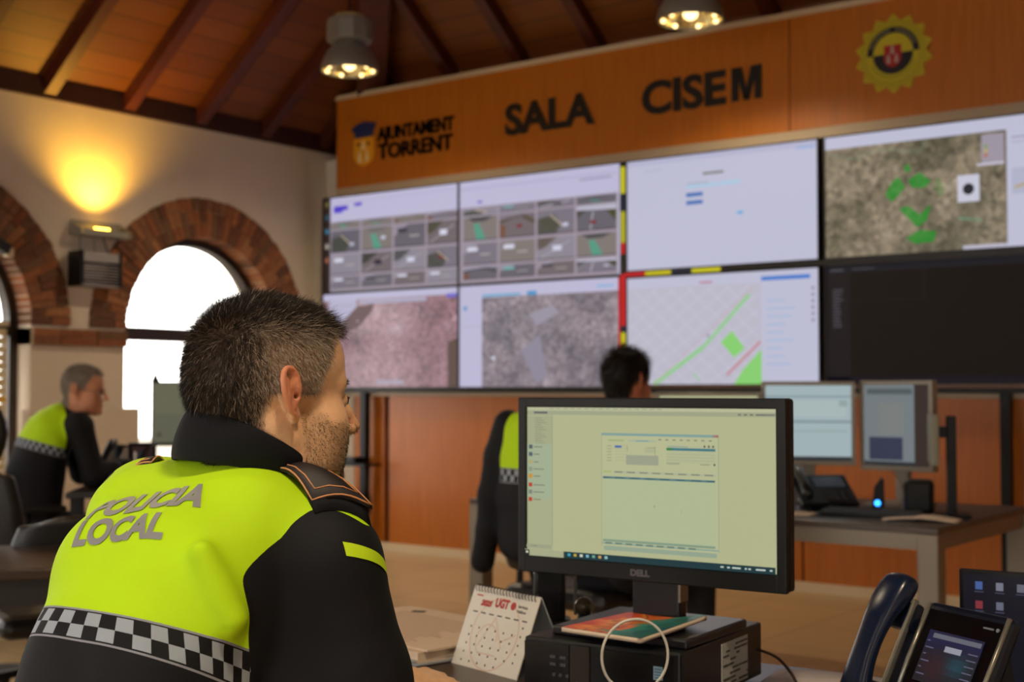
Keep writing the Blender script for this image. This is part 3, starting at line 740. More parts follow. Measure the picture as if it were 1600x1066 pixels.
# ------------------------------------------------------------------ pendant lamps
M_SHADE = mat('pendant_grey', '#8e887e', .45, metal=.3)
M_LENS = mat('pendant_glass', '#fff0c8', .15, emit=3, emitcol='#ffdf9a')
def pendant(x, y, z, label, energy=60, vis=True):
    t = thing('pendant_lamp', label, 'pendant lamp', (x, y, z), group='high-bay pendant lamps')
    b = MB().use(M_SHADE, True)
    b.lathe([(.19, 0), (.192, .02), (.178, .07), (.145, .13), (.11, .17), (.095, .19), (.088, .19), (.10, .165), (.14, .12), (.172, .065), (.183, .02), (.183, 0)], n=36, caps=False)
    b.build('shade', parent=t)
    b = MB().use(M_SHADE); b.lathe([(.09, .185), (.15, .20), (.155, .21), (.155, .33), (.15, .345), (.09, .35)], n=10); b.build('gear_housing', parent=t)
    b = MB().use(mat('pendant_collar', '#c9b070', .4, metal=.3)); b.lathe([(.10, .35), (.105, .36), (.10, .375), (.03, .38)], n=24); b.build('collar', parent=t)
    b = MB().use(M_BLACK); rz_ = min(roof_z(min(x, ROOM_W - x, -y, ROOM_L + y)), ridge_z) - .02; b.cyl((0, 0, .37), (0, 0, rz_ - z), .007, 6); b.build('cable', parent=t)
    b = MB().use(mat('pendant_reflector', '#d8c48c', .15, metal=.9)); b.lathe([(.178, .012), (.15, .10), (.10, .16), (.06, .175)], n=24, caps=False); b.build('reflector', parent=t)
    for k in range(7):  # glowing beads stand in for glints round the lamp's mouth
        a = 2 * PI * k / 7; b = MB().use(M_LENS); b.ball((.155 * math.cos(a), .155 * math.sin(a), .01), .014, 6); b.build('glint_bead', parent=t)
    b = MB().use(M_LENS); b.ball((0, 0, .05), .045, 8); b.build('bulb', parent=t)
    l = bpy.data.lights.new('pendant_light', 'SPOT'); l.energy = energy; l.color = (1, .82, .55); l.shadow_soft_size = .1; l.spot_size = R(150); l.spot_blend = .5
    lo = bpy.data.objects.new('pendant_bulb_light', l); lo.parent = t; lo.location = (0, 0, -.02); COL.objects.link(lo)
    return t
pendant(1.673, -1.492, 3.364, 'grey bell-shaped pendant lamp hanging near the corner, left of the sign')
pendant(4.107, -1.219, 3.352, 'grey bell-shaped pendant lamp cut by the top edge, above CISEM')
for (x, y, e_, lb) in ((3.2, -5.5, 50, 'out to the left of the officer in front'), (7.55, -7.15, 150, 'directly over the photographer'), (8.4, -10.2, 60, 'behind the photographer on the right'), (4.6, -9.6, 60, 'behind the photographer on the left')):
    pendant(x, y, 3.3, 'added unseen pendant lamp ' + lb, e_)  # lamps out of frame, added to light the room and the officer
t = thing('window_blind', 'beige striped blind added in the left arched window, standing in for the building outside', 'blind', (-.12, -3.47, .45))
b = MB().use(mat('backdrop_beige', '#d8c39a', .8))  # striped panel put in place of the building outside the window
for k in range(22): b.box((0, 0, .02 + k * .055), (.006, 1.22, .05))
b.use(mat('backdrop_yellow', '#d9a94a', .8))
for k in (3, 8, 13): b.box((.004, 0, .02 + k * .055), (.004, 1.22, .05))
b.build('backdrop_bands', parent=t)
b = MB().use(M_CREAMTRIM); b.box((0, 0, 1.235), (.03, 1.24, .03)); b.build('backdrop_top', parent=t)
# ------------------------------------------------------------------ furniture in the middle of the room
M_TOP = mat('desk_top_brown', '#4d4038', .35, noise=.06, nscale=6)
M_DESKLEG = mat('desk_leg_greige', '#877c6d', .4, metal=.35)
M_SILVER = mat('monitor_silver', '#9a9184', .4, metal=.3)
M_PAPER = mat('paper', '#e2cdb6', .8)
M_LEATHER = mat('black_leather', '#1a1716', .38, bump=.15, bscale=60)
M_DKPLASTIC = mat('dark_plastic', '#1d1b1d', .5)
def desk(label, x0, x1, y0, y1, z=.74, leg=.08, top=M_TOP, legm=M_DESKLEG, group=None):
    cx, cy = (x0 + x1) / 2, (y0 + y1) / 2
    t = thing('desk', label, 'desk', (cx, cy, 0), group=group); w, d = x1 - x0, y1 - y0
    b = MB().use(top); b.box((0, 0, z - .0125), (w, d, .025), bev=.004); b.build('desk_top', parent=t)
    b = MB().use(legm); a = .06
    for s in (-1, 1):
        b.box((0, s * (d / 2 - .03), z - .055), (w - 2 * leg, .04, a)); b.box((s * (w / 2 - .03), 0, z - .055), (.04, d - 2 * leg, a))
    b.build('frame', parent=t)
    for sx in (-1, 1):
        for sy in (-1, 1):
            b = MB().use(legm); b.box((sx * (w / 2 - leg / 2), sy * (d / 2 - leg / 2), (z - .025) / 2), (leg, leg, z - .025), bev=.004); b.build('leg', parent=t)
    return t
desk('wide grey-legged desk with brown top in front of the video wall', 3.91, 6.13, -2.97, -1.83)

def monitor(label, loc, rz, w, h, casing, bez=.018, stand_h=.12, cat='monitor', depth=.045, base=(.24, .2), name='computer_monitor', neck=(.06, .04), col_back=None, basem=None, group=None, botk=1.2):
    """loc is the point on the desk under the panel; returns thing and the canvas of its picture (faces local -y)"""
    t = thing(name, label, cat, loc, rz, group)
    b = MB().use(casing)
    b.box((0, depth / 2 + .004, stand_h + h / 2), (w, depth, h), bev=.006)
    for s in (-1, 1): b.box((s * (w / 2 - bez / 2), 0, stand_h + h / 2), (bez, .012, h), bev=.002)
    b.box((0, 0, stand_h + h - bez / 2), (w - bez * 2 + .004, .0119, bez), bev=.002); b.box((0, 0, stand_h + bez * botk / 2), (w - bez * 2 + .004, .0119, bez * botk), bev=.002)
    b.build('casing', parent=t)
    m2 = basem or casing
    b = MB().use(m2); b.box((0, depth + .02, (stand_h + h * .55) / 2), (neck[0], neck[1], stand_h + h * .55), bev=.004); b.build('stand_neck', parent=t)
    b = MB().use(m2); b.box((0, depth * .6, .008), (base[0], base[1], .016), bev=.004); b.build('stand_base', parent=t)
    return t, Canvas(w - 2 * bez, h - (1 + botk) * bez, -w / 2 + bez, stand_h + botk * bez, -.001, .0002)
def facing(p, target=None):
    """z rotation so that local -y looks from p towards the camera (or target)"""
    q = Vector((CAMX, CAMY)) if target is None else Vector(target[:2]); d = q - Vector(p[:2]); return math.atan2(d.y, d.x) + PI / 2
DZ = .74
p = C(.2217 * 6.0, 6.0, DZ)
t, c = monitor('silver-framed monitor with pale blue-grey page, left of the turned one', p, facing(p), .413, .375, M_SILVER, stand_h=.172)
c.rect(0, 0, 1, 1, '#9fb0b4'); c.rect(0, .14, 1, .16, '#7c8e93'); c.rect(0, .16, .24, 1, '#97a9b2', False); c.rect(.24, .47, 1, .5, '#7b8c90', False); c.rect(.26, .2, .94, .42, '#a6b5b5', False); c.rect(.3, .6, .95, .62, '#8fa09f', False)
c.rect(.86, .2, .95, .28, '#8ea0a0'); c.rect(0, .95, 1, 1, '#2b2f33', False); c.rect(.0, .46, .24, .48, '#8598a0', False); c.build(t)
p = C(.2875 * 5.85, 5.85, DZ)
t, c = monitor('silver-framed monitor turned sideways, showing a grey page with a dark blue box', p, facing(p) + R(-28), .345, .395, M_SILVER, stand_h=.155)
c.rect(0, 0, 1, 1, '#70787c'); c.rect(.05, .05, .75, .12, '#50585a'); c.rect(.22, .22, .62, .62, '#767a78', False); c.rect(.08, .65, .6, .93, '#34384c', False); c.rect(.78, 0, 1, 1, '#352a26', False); c.rect(0, .95, .78, 1, '#2b2f33', False); c.build(t)  # dark right strip is a reflection painted into the screen picture
p = Vector((6.03, -2.53, DZ)); t = thing('computer_monitor', 'monitor seen edge-on on a tall dark stand at the right end of the desk', 'monitor', p, facing(p) + R(4))
b = MB().use(mat('monitor_putty', '#8f8a76', .5)); b.box((-.065, .06, .31), (.028, .30, .20), bev=.006); b.build('casing', parent=t)
b = MB().use(M_BLACK2); b.box((-.0, .0, .205), (.037, .05, .40), bev=.004); b.build('stand_post', parent=t)
b = MB().use(M_BLACK2); b.box((-.03, .03, .34), (.06, .03, .045)); b.build('arm', parent=t)
b = MB().use(M_BLACK2); b.box((-.0, .01, .008), (.14, .16, .016), bev=.004); b.build('stand_base', parent=t)
p = C(.147 * 6.0, 6.0, DZ)
t, c = monitor('monitor whose top edge shows behind the big foreground monitor', p, facing(p), .47, .33, M_SILVER, stand_h=.17)
c.rect(0, 0, 1, 1, '#b3b48e'); c.rect(0, .04, 1, .05, '#8d8e70'); c.build(t)

def desk_phone(label, loc, rz, tilt=35, cradle_dark='#15151a', scr=None, scale=1.0, handset_col='#15161b', group=None, silver=False, name='desk_phone'):
    """office telephone: sloped body with keys and display, handset on the left cradle; front faces local -y"""
    t = thing(name, label, 'telephone', loc, rz, group)
    rot = Matrix.Rotation(R(tilt), 3, 'X'); S = scale
    mb_ = mat('phone_body' + cradle_dark, cradle_dark, .35)
    def P(x, y, z): v = rot @ Vector((x * S, y * S, z * S)); return (v.x, v.y, v.z + .03 * S)
    b = MB().use(mb_); b.box(P(.0, .10, .0), (.25 * S, .22 * S, .022 * S), rot, bev=.006 * S)
    b.build('body', parent=t)
    b = MB().use(mb_); b.prism([(-.0, 0), (.17 * S * math.cos(R(tilt)), .17 * S * math.sin(R(tilt))), (.20 * S * math.cos(R(tilt)), .0)], -.08 * S, .08 * S, 'x'); b.build('foot', parent=t)
    hs = mat('phone_handset' + handset_col, handset_col, .3)
    b = MB().use(hs, True)
    pts = [P(-.10, .0, .03), P(-.10, .02, .045), P(-.10, .06, .052), P(-.10, .10, .054), P(-.10, .15, .052), P(-.10, .19, .045), P(-.10, .215, .03)]
    b.tube(pts, [.018 * S, .025 * S, .02 * S, .018 * S, .02 * S, .026 * S, .018 * S], 14); b.build('handset', parent=t)
    b = MB().use(mat('phone_key', '#3a3a42', .4))
    for i in range(3):
        for j in range(4): b.box(P(.01 + i * .028, .02 + j * .018, .014), (.02 * S, .011 * S, .006 * S), rot)
    for j in range(4): b.box(P(.10, .02 + j * .018, .014), (.018 * S, .011 * S, .006 * S), rot)
    b.build('keypad', parent=t)
    b = MB().use(mat('phone_display', '#22252c', .15, emit=.35, emitcol=scr or '#4a5058')); b.box(P(.035, .15, .0125), (.13 * S, .07 * S, .003 * S), rot); b.build('display', parent=t)
    return t
p = C(.238 * 5.6, 5.6, DZ); desk_phone('black desk phone between the keyboards and the silver-framed monitor', p, facing(p) + R(20), 30)
# speaker-like device with a blue light
p = C(.273 * 5.64, 5.64, DZ)
t = thing('usb_hub', 'small black upright device with a bright blue light', 'device', p, facing(p))
b = MB().use(M_BLACK); b.prism([(-.025, 0), (.03, 0), (.028, .13), (.015, .14), (-.012, .10)], -.03, .03, 'y'); b.build('body', parent=t)
b = MB().use(mat('blue_led', '#2f8cff', .3, emit=6, emitcol='#2a86ff')); b.ball((-.0, -.034, .035), .012, 6); b.build('blue_light', parent=t)
def keyboard(label, loc, rz, w=.44, d=.14, m=M_BLACK, parent_group=None):
    t = thing('keyboard', label, 'keyboard', loc, rz)
    b = MB().use(m); b.prism([(-d / 2, 0), (d / 2, 0), (d / 2, .022), (-d / 2, .01)], -w / 2, w / 2, 'x'); b.build('case', parent=t)
    b = MB().use(mat('keycaps', '#26262b', .5))
    for j in range(5):
        n = 15
        for i in range(n):
            if j == 0 and 3 < i < 9: continue
            yy = -d / 2 + .018 + j * (d - .036) / 4
            b.box((-w / 2 + .02 + i * (w - .04) / (n - 1), yy, .012 + (yy + d / 2) / d * .012 + .004), (.022, .019, .008))
        if j == 0: b.box((-w / 2 + .02 + 6 * (w - .04) / 14, yy, .018), (.13, .019, .008))
    b.build('keys', parent=t); return t
p = C(.268 * 5.35, 5.35, DZ); keyboard('black keyboard at the edge of the grey-legged desk', p, R(4), .40, .14)
def sheet(label, loc, rz, w, d, th=.004, curl=0, m=M_PAPER, name='paper_sheet', cat='paper'):
    b = MB().use(m, True); n = 10
    top = []
    for i in range(n + 1):
        for j in (0, 1):
            u = i / n; top.append(((u - .5) * w, (j - .5) * d, th + curl * math.sin(PI * u) + .001))
    bot = [(x, y, max(0, z - th)) for x, y, z in top]; k = len(top); fs = []
    for i in range(n):
        a = 2 * i; fs += [(a, a + 2, a + 3, a + 1), (k + a, k + a + 1, k + a + 3, k + a + 2), (a, k + a, k + a + 2, a + 2), (a + 1, a + 3, k + a + 3, k + a + 1)]
    fs += [(0, 1, k + 1, k), (2 * n, k + 2 * n, k + 2 * n + 1, 2 * n + 1)]
    b.add(top + bot, fs); b.smooth = False
    o = b.build(name, loc=loc, rz=rz); return tag(o, label, cat)
sheet('open white papers near the right end of the grey-legged desk', C(.3065 * 5.21, 5.21, DZ), R(8), .28, .14, .006, .012)
sheet('pale papers by the black phone on the grey-legged desk', C(.207 * 5.5, 5.5, DZ), R(4), .22, .14, .004)
b = MB().use(mat('putty_cable', '#8f7c60', .5), True)
q0 = C(.285 * 5.7, 5.7); b.tube([(q0.x, q0.y, .9), (q0.x + .04, q0.y - .02, .86), (q0.x + .07, q0.y - .05, .80), (q0.x + .06, q0.y - .1, .755), (q0.x - .02, q0.y - .16, .748)], .004)
tag(b.build('cable'), 'thin putty-coloured cable hanging below the turned monitor', 'cable')
p = C(.2035 * 5.75, 5.75, DZ)
b = MB().use(mat('bottle_pale', '#b9b4c4', .4), True); b.box((0, 0, .04), (.10, .07, .08), bev=.015); tag(b.build('tissue_box', loc=p, rz=.3), 'small pale box half hidden behind the foreground monitor', 'box')
p = C(.304 * 5.52, 5.52, DZ)
b = MB().use(M_BLACK); b.box((0, 0, .07), (.12, .10, .14), bev=.02); b.cyl((.0, -.055, .07), (.0, -.045, .07), .035); tag(b.build('desk_speaker', loc=p, rz=facing(p)), 'squat black speaker beside the tall dark monitor stand', 'speaker')

# ------------------------------------------------------------------ office chairs
def office_chair(label, loc, rz, back='high', headrest=False, m=M_LEATHER, seat_z=.46, back_top=1.05, armrests=True, back_w=.46):
    """front faces local +y"""
    t = thing('office_chair', label, 'chair', loc, rz)
    b = MB().use(m); b.box((0, 0, seat_z), (.48, .46, .08), bev=.035); b.build('seat', parent=t)
    b = MB().use(m, True); n = 10; W = back_w
    outl = []
    for i in range(n + 1):
        z = seat_z + .1 + (back_top - seat_z - .1) * i / n
        w = W * (.86 + .14 * math.sin(PI * min(1, i / n * 1.1))) if i < n else W * .8
        for k in range(9):
            u = k / 8 * 2 - 1; y = -.26 - .06 * (i / n) + .05 * u * u
            outl.append((u * w / 2, y, z - (.03 if i == n and abs(u) > .7 else 0)))
    m_ = len(outl); vs = outl + [(x * .97, y - .055, z) for x, y, z in outl]; fs = []
    for i in range(n):
        for k in range(8):
            a = i * 9 + k; fs += [(a, a + 1, a + 10, a + 9), (m_ + a, m_ + a + 9, m_ + a + 10, m_ + a + 1)]
    for i in range(n): fs += [(i * 9, i * 9 + 9, m_ + i * 9 + 9, m_ + i * 9), (i * 9 + 8, m_ + i * 9 + 8, m_ + i * 9 + 17, i * 9 + 17)]
    for k in range(8): fs += [(k, m_ + k, m_ + k + 1, k + 1), (n * 9 + k, n * 9 + k + 1, m_ + n * 9 + k + 1, m_ + n * 9 + k)]
    b.add(vs, fs); o = b.build('backrest', parent=t)
    md = o.modifiers.new('sub', 'SUBSURF'); md.levels = 1; md.render_levels = 1
    if headrest:
        b = MB().use(m, True); b.ball((0, -.30, back_top + .13), .15, 10, (1, 1, 1)); 
        for i_, v in enumerate(b.v): b.v[i_] = (v[0], -.32 + (v[1] + .3) * .38, v[2])
        b.build('headrest', parent=t)
        b = MB().use(M_BLACK2); b.box((0, -.34, back_top), (.05, .03, .14)); b.build('headrest_post', parent=t)
    b = MB().use(M_BLACK2); b.cyl((0, 0, .1), (0, 0, seat_z - .03), .028); b.build('gas_post', parent=t)
    b = MB().use(M_BLACK2); b.tube([(0, -.1, seat_z - .02), (0, -.3, seat_z), (0, -.34, seat_z + .12), (0, -.345, seat_z + .3)], .02); b.build('back_support', parent=t)
    for k in range(5):
        a = 2 * PI * k / 5 + .3; b = MB().use(M_BLACK2); b.bar((0, 0, .11), (.29 * math.cos(a), .29 * math.sin(a), .075), .045, .03); ob = b.build('base_arm', parent=t)
        b = MB().use(M_BLACK); x_, y_ = .29 * math.cos(a), .29 * math.sin(a); b.cyl((x_ - .02 * math.sin(a), y_ + .02 * math.cos(a), .03), (x_ + .02 * math.sin(a), y_ - .02 * math.cos(a), .03), .03, 12); b.build('caster', parent=ob)
    if armrests:
        for s in (-1, 1):
            b = MB().use(M_BLACK2, True); b.tube([(s * .22, -.05, seat_z), (s * .29, -.05, seat_z + .02), (s * .30, -.03, seat_z + .18)], .015); b.use(M_BLACK, False); b.box((s * .30, .02, seat_z + .20), (.07, .26, .03), bev=.012); b.build('armrest', parent=t)
    return t
p = C(-1.95, 5.5); office_chair('tall black office chair with rounded headrest at the left edge', p, YAW - R(25), headrest=True, back_top=.95, back_w=.38)
p = C(-1.60, 4.72); office_chair('low dark leather chair tucked behind the brown table at lower left', p, facing(p) + R(15), back_top=.835, armrests=False, back_w=.48)
# dark table at lower left
ang = R(22)
t = thing('table', 'dark brown table cut by the left edge, beside the officer in front', 'table', C(-1.95, 3.97, 0), YAW + R(17))
b = MB().use(mat('dark_walnut', '#38281f', .3, noise=.12, nscale=5)); b.box((0, 0, .725), (1.5, .64, .03), bev=.004); b.build('table_top', parent=t)
b = MB().use(mat('dark_walnut_edge', '#160f0d', .5)); b.box((0, 0, .67), (1.42, .56, .08)); b.build('apron', parent=t)
for sx in (-1, 1):
    for sy in (-1, 1):
        b = MB().use(mat('dark_walnut_edge', '#160f0d', .5)); b.box((sx * .68, sy * .25, .355), (.06, .06, .71)); b.build('leg', parent=t)

# desk of the far officer
fd = thing('desk', 'dark desk of the far officer below the arched windows', 'desk', C(-1.62, 7.1, 0), YAW + R(8))
b = MB().use(mat('dark_desk', '#231c1a', .4)); b.box((0, 0, .725), (1.3, .8, .03), bev=.004); b.build('desk_top', parent=fd)
b = MB().use(M_BLACK2); b.box((0, .35, .5), (1.2, .02, .42)); b.build('modesty_panel', parent=fd)
for sx in (-1, 1):
    for sy in (-1, 1):
        b = MB().use(M_BLACK2); b.box((sx * .6, sy * .35, .355), (.06, .06, .71)); b.build('leg', parent=fd)
p = C((184 - 800) / 2084 * 7.28, 7.28, .74)
desk_phone('dark desk phone with raised handset beside the far officer\'s hands', p, YAW + R(-25), 55, name='desk_phone', scale=1.0)
p = C((224 - 800) / 2084 * 7.32, 7.32, .74)
t, c = monitor('small dark display on the far officer\'s desk, behind his hands', p, facing(p) + R(10), .15, .19, M_BLACK, stand_h=.03, base=(.1, .1), depth=.02)
c.rect(0, 0, 1, 1, '#2c1c1c'); c.build(t)
p = C((289 - 800) / 2084 * 7.0, 7.0, .74)
t, c = monitor('thin-framed monitor with dull green-grey screen in front of the bright arched window', p, facing(p) + R(-6), .335, .335, mat('monitor_dark_edge', '#3d3b34', .5), bez=.007, stand_h=.215, depth=.02)
c.rect(0, 0, 1, 1, '#62624f'); c.rect(0, .5, 1, 1, '#5c5c4c'); c.disc(.1, .84, .045, '#4a463a'); c.rect(0, .96, 1, 1, '#38342a'); c.build(t)
b = MB().use(M_BLACK, True); b.lathe([(.022, 0), (.018, .012), (.009, .03), (.006, .045), (.0095, .05), (.0095, .058), (.004, .064)], n=12)
d = Vector((math.cos(facing(p) + R(-6)), math.sin(facing(p) + R(-6)), 0))
q = Vector(p) + d * -.15 + Vector((0, 0, .215 + .335)); tag(b.build('figurine', loc=q), 'tiny dark figurine standing on the corner of the green-grey monitor', 'figurine')
# ------------------------------------------------------------------ the desk in front
FR = R(5)
M_FDESK = mat('front_desk_brown', '#3d2d25', .3, noise=.08, nscale=5)
fdk = thing('desk', 'dark brown desk in front carrying the computer, calendar, papers and telephone', 'desk', (6.68, -5.985, 0), FR)
b = MB().use(M_FDESK); b.box((0, 0, .7275), (1.9, .86, .025), bev=.004); b.build('desk_top', parent=fdk)
for sx in (-1, 1):
    for sy in (-1, 1):
        b = MB().use(M_DESKLEG); b.box((sx * .9, sy * .38, .357), (.06, .06, .714)); b.build('leg', parent=fdk)
b = MB().use(M_DESKLEG)
for s_ in (-1, 1): b.box((0, s_ * .38, .695), (1.74, .04, .04)); b.box((s_ * .9, 0, .695), (.04, .70, .04))
b.build('frame', parent=fdk)
TZ = .74
# small desktop computer lying flat
pc = thing('desktop_computer', 'flat black desktop computer with a white specification sticker on its side', 'computer', (6.657, -5.857, TZ), R(5))
pw, pd, ph = .285, .335, .10
b = MB().use(mat('pc_black', '#0f0d11', .42)); b.box((0, 0, ph / 2 + .004), (pw, pd, ph - .008), bev=.004)
for sx in (-1, 1):
    for sy in (-1, 1): b.cyl((sx * .11, sy * .13, 0), (sx * .11, sy * .13, .006), .012, 10)
b.build('case', parent=pc)
b = MB().use(mat('pc_front_brown', '#2a1c18', .35)); b.box((-.035 + .0, -pd / 2 - .001, ph / 2), (.036, .006, ph - .012)); b.build('front_strip', parent=pc)
b = MB().use(mat('pc_front', '#0e0d10', .3)); b.box((.058, -pd / 2 - .001, ph / 2), (.145, .005, ph - .014)); b.box((-.098, -pd / 2 - .001, ph / 2), (.085, .004, ph - .014)); b.build('front_panel', parent=pc)
b = MB().use(mat('port_grey', '#4b4a55', .4)); 
for (x, z) in ((-.085, .072), (-.066, .072), (-.085, .060), (-.066, .060)): b.box((x, -pd / 2 - .004, z), (.011, .002, .0045))
for x in (-.083, -.071, -.058): b.cyl((x, -pd / 2 - .005, .043), (x, -pd / 2 - .002, .043), .003, 10)
b.build('ports', parent=pc)
b = MB().use(mat('sticker_blue', '#8fb0c4', .4)); b.box((.106, -pd / 2 - .004, .066), (.016, .001, .021))
b.use(mat('sticker_line', '#4b6f88', .4))
for k in range(4): b.box((.106, -pd / 2 - .0048, .059 + .0045 * k), (.012, .0008, .0016))
b.build('front_sticker', parent=pc)
b = MB().use(mat('logo_steel', '#77706c', .3, metal=.6)); text_into(b, 'hp', (-.046, -pd / 2 - .0045, .02), (1, 0, 0), (0, 0, 1), .022, .0006, .0008, .25); b.build('logo', parent=pc)
b = MB().use(mat('label_grey', '#b7bab4', .6)); b.box((pw / 2 + .0006, .045, .052), (.0012, .11, .074))
b.use(mat('label_print', '#3a3c3a', .6)); r2 = random.Random(3)
for k in range(9):
    y_ = -.005
    while y_ < .095:
        w_ = r2.uniform(.006, .03); w_ = min(w_, .097 - y_)
        if r2.random() < .5: b.box((pw / 2 + .0015, y_ + w_ / 2, .021 + k * .0076), (.0008, w_, .0032))
        y_ += w_ + .003
b.build('label_sheet', parent=pc)['label'] = 'printed white specification sticker'
# main monitor
mt, c = monitor('big black monitor in front showing a pale green-tinted database window', (6.678, -5.893, .84), R(4), .507, .310, M_BLACK, bez=.0172, botk=1.75, stand_h=.086, depth=.030, base=(.25, .235), neck=(.09, .03), basem=mat('stand_black', '#242329', .3, metal=.4))
mt.scale = (1, 1, 1)
BG = '#aeb088'
c.rect(0, 0, 1, 1, BG); c.rect(0, 0, 1, .022, '#b4b594'); c.rect(0, .022, 1, .05, '#9ba082'); c.rect(0, .05, .112, 1, '#a4a884', False)
c.rect(.11, .05, .112, .93, '#868a70'); 
for k in range(12): c.rect(0, .068 + k * .0155, .11, .0695 + k * .0155, '#77796a', False); c.rect(.035, .072 + k * .0155, .035 + .01 * (3 + k % 3), .077 + k * .0155, '#8b8e78', False)
c.rect(.03, .03, .09, .043, '#5a5a62', False)
for k in range(16): c.rect(.1 + k * .03, .006, .118 + k * .03, .012, '#989a80', False)
c.rect(.93, .033, .995, .041, '#6a6c66', False)
for k in range(5): c.rect(.86 + k * .022, .032, .872 + k * .022, .042, '#6e705e', False)
c.rect(0, .245, .11, .62, '#9daa8c', False)
for v, cc in ((.27, '#4e5660'), (.32, '#4e5a6a'), (.372, '#a9a06c'), (.42, '#88907c'), (.468, '#c8881e'), (.527, '#b0402e'), (.575, '#7a7c74'), (.625, '#b5382c')):
    c.rect(.008, v - .015, .024, v + .012, cc, True); c.rect(.03, v - .004, .03 + .02 + .03 * r2.random(), v + .002, '#6f7462', False)
c.rect(0, .925, .11, .95, '#989c80'); c.rect(.02, .933, .05, .94, '#6b6d5e', False)
# window
W0, W1, V0, V1 = .325, .79, .165, .90
def wr(u0, v0, u1, v1, col, layer=False): c.rect(W0 + (W1 - W0) * u0, V0 + (V1 - V0) * v0, W0 + (W1 - W0) * u1, V0 + (V1 - V0) * v1, col, layer)
wr(.02, .96, .98, 1.04, '#8fa08a', True)
wr(0, 0, 1, 1, '#b1b48c', True); wr(0, 0, 1, .022, '#7a9a96', True); wr(.95, 0, 1, .022, '#a8503c'); wr(0, .02, .004, 1, '#8c9a80'); wr(.996, .02, 1, 1, '#7e9684'); wr(0, .97, 1, .985, '#8aa090'); wr(.06, .058, .2, .07, '#97a56c'); wr(.3, .058, .42, .07, '#7a9ea0'); wr(.24, .056, .48, .074, '#a3ac94')
wr(.31, .06, .41, .068, '#6d949c', True)
for k in range(8): wr(.5 + k * .06, .045, .525 + k * .06, .055, '#77796c')
for k in range(6): wr(.05, .11 + k * .026, .09, .118 + k * .026, '#93987a'); wr(.12, .106 + k * .026, .235, .108 + k * .026, '#8f9378')
wr(.12, .11, .18, .128, '#3f62a8'); wr(.22, .19, .5, .275, '#979b84', True); wr(.38, .12, .47, .165, '#a9ac8a'); wr(.4, .12, .47, .124, '#7e826c', True); wr(.47, .11, .474, .19, '#7b7f6a'); wr(.23, .11, .234, .16, '#7b7f6a')
wr(.57, .10, .975, .245, '#adb18c'); wr(.57, .118, .975, .14, '#3d7480', True); wr(.57, .118, .62, .14, '#2d7a4c', True); wr(.58, .1, .75, .112, '#8fa08c'); 
for k in range(3): wr(.88 + k * .035, .09, .895 + k * .035, .11, '#5c5e54')
for k in range(3): wr(.57, .17 + k * .025, .975, .172 + k * .025, '#8f947c')
wr(.57, .245, .68, .26, '#989c80'); wr(.85, .25, .93, .258, '#8a8e74'); wr(.96, .245, .975, .262, '#54564c')
wr(.02, .335, .09, .35, '#9fb06c'); wr(.11, .335, .98, .352, '#a7ac90')
for k in range(8): wr(.12 + k * .11, .338, .19 + k * .11, .348, '#74786a', True)
wr(.02, .385, .975, .402, '#2f5f6e', True); 
for k in range(7): wr(.08 + k * .13, .389, .13 + k * .13, .397, '#5c8288')
wr(.02, .402, .975, .94, '#aab48e'); wr(.02, .94, .975, .96, '#7c9480', True)
for k in range(9): wr(.04 + k * .09, .965, .1 + k * .09, .98, '#5f7a70', True)
wr(.47, .62, .48, .64, '#8a9078'); wr(.7, .65, .705, .68, '#93987e')
c.k += 1
c.rect(.17, .957, 1, 1, '#10333a'); c.rect(0, .957, .17, 1, '#a3a584', False); c.rect(0, .962, .02, 1, '#14181c'); c.rect(.005, .97, .015, .985, '#c8c8b0')
for k, cc in enumerate(('#3a9ab0', '#b89a3a', '#c8c8b4', '#7ab0c0', '#6aa08c', '#c09a5a', '#8ab8b8')): c.rect(.188 + k * .026, .967, .2 + k * .026, .985, cc, k == 0)
for u0, u1 in ((.80, .812), (.825, .835), (.843, .875), (.89, .897), (.903, .912), (.93, .965), (.98, .99)): c.rect(u0, .972, u1, .982, '#b9c4bc', False)
c.build(mt)
b = MB().use(mat('brand_grey', '#55525a', .4)); text_into(b, 'DELL', (-.026, -.0065, .086 + .0095), (1, 0, 0), (0, 0, 1), .0145, .0009, .0006, w=.037); b.build('logo', parent=mt)
b = MB().use(mat('neck_edge', '#8a8478', .3, metal=.7)); b.box((.0455, .05, .15), (.004, .03, .2)); b.build('stand_edge', parent=mt)['label'] = 'silver edge of the stand'
# booklet on the computer
bk = thing('booklet', 'thin booklet with orange and teal cover lying on the black computer', 'booklet', (6.697, -5.958, .8575), R(-3))
n = 12; bw, bd = .156, .19
def bz_f(u, v): return .007 + .010 * max(0, u - .55) * v * 2 * (1 + .5 * math.sin(u * 9))
b = MB().use(M_PAPER, True); top = [((i / n - .5) * bw, (j / n - .5) * bd, bz_f(i / n, j / n)) for i in range(n + 1) for j in range(n + 1)]
bot = [(x, y, max(0, z - .007)) for x, y, z in top]; k_ = len(top); fs = []
for i in range(n):
    for j in range(n):
        a = i * (n + 1) + j; fs += [(a, a + n + 1, a + n + 2, a + 1), (k_ + a, k_ + a + 1, k_ + a + n + 2, k_ + a + n + 1)]
rim = [i * (n + 1) for i in range(n + 1)] + [n * (n + 1) + j for j in range(1, n + 1)] + [i * (n + 1) + n for i in range(n - 1, -1, -1)] + [j for j in range(n - 1, 0, -1)]
for a, c_ in zip(rim, rim[1:] + rim[:1]): fs.append((a, c_, k_ + c_, k_ + a))
b.add(top + bot, fs); b.build('pages', parent=bk)
m = mat('cover_print', '#d0561c', .35); nt = m.node_tree; bs = nt.nodes['Principled BSDF']
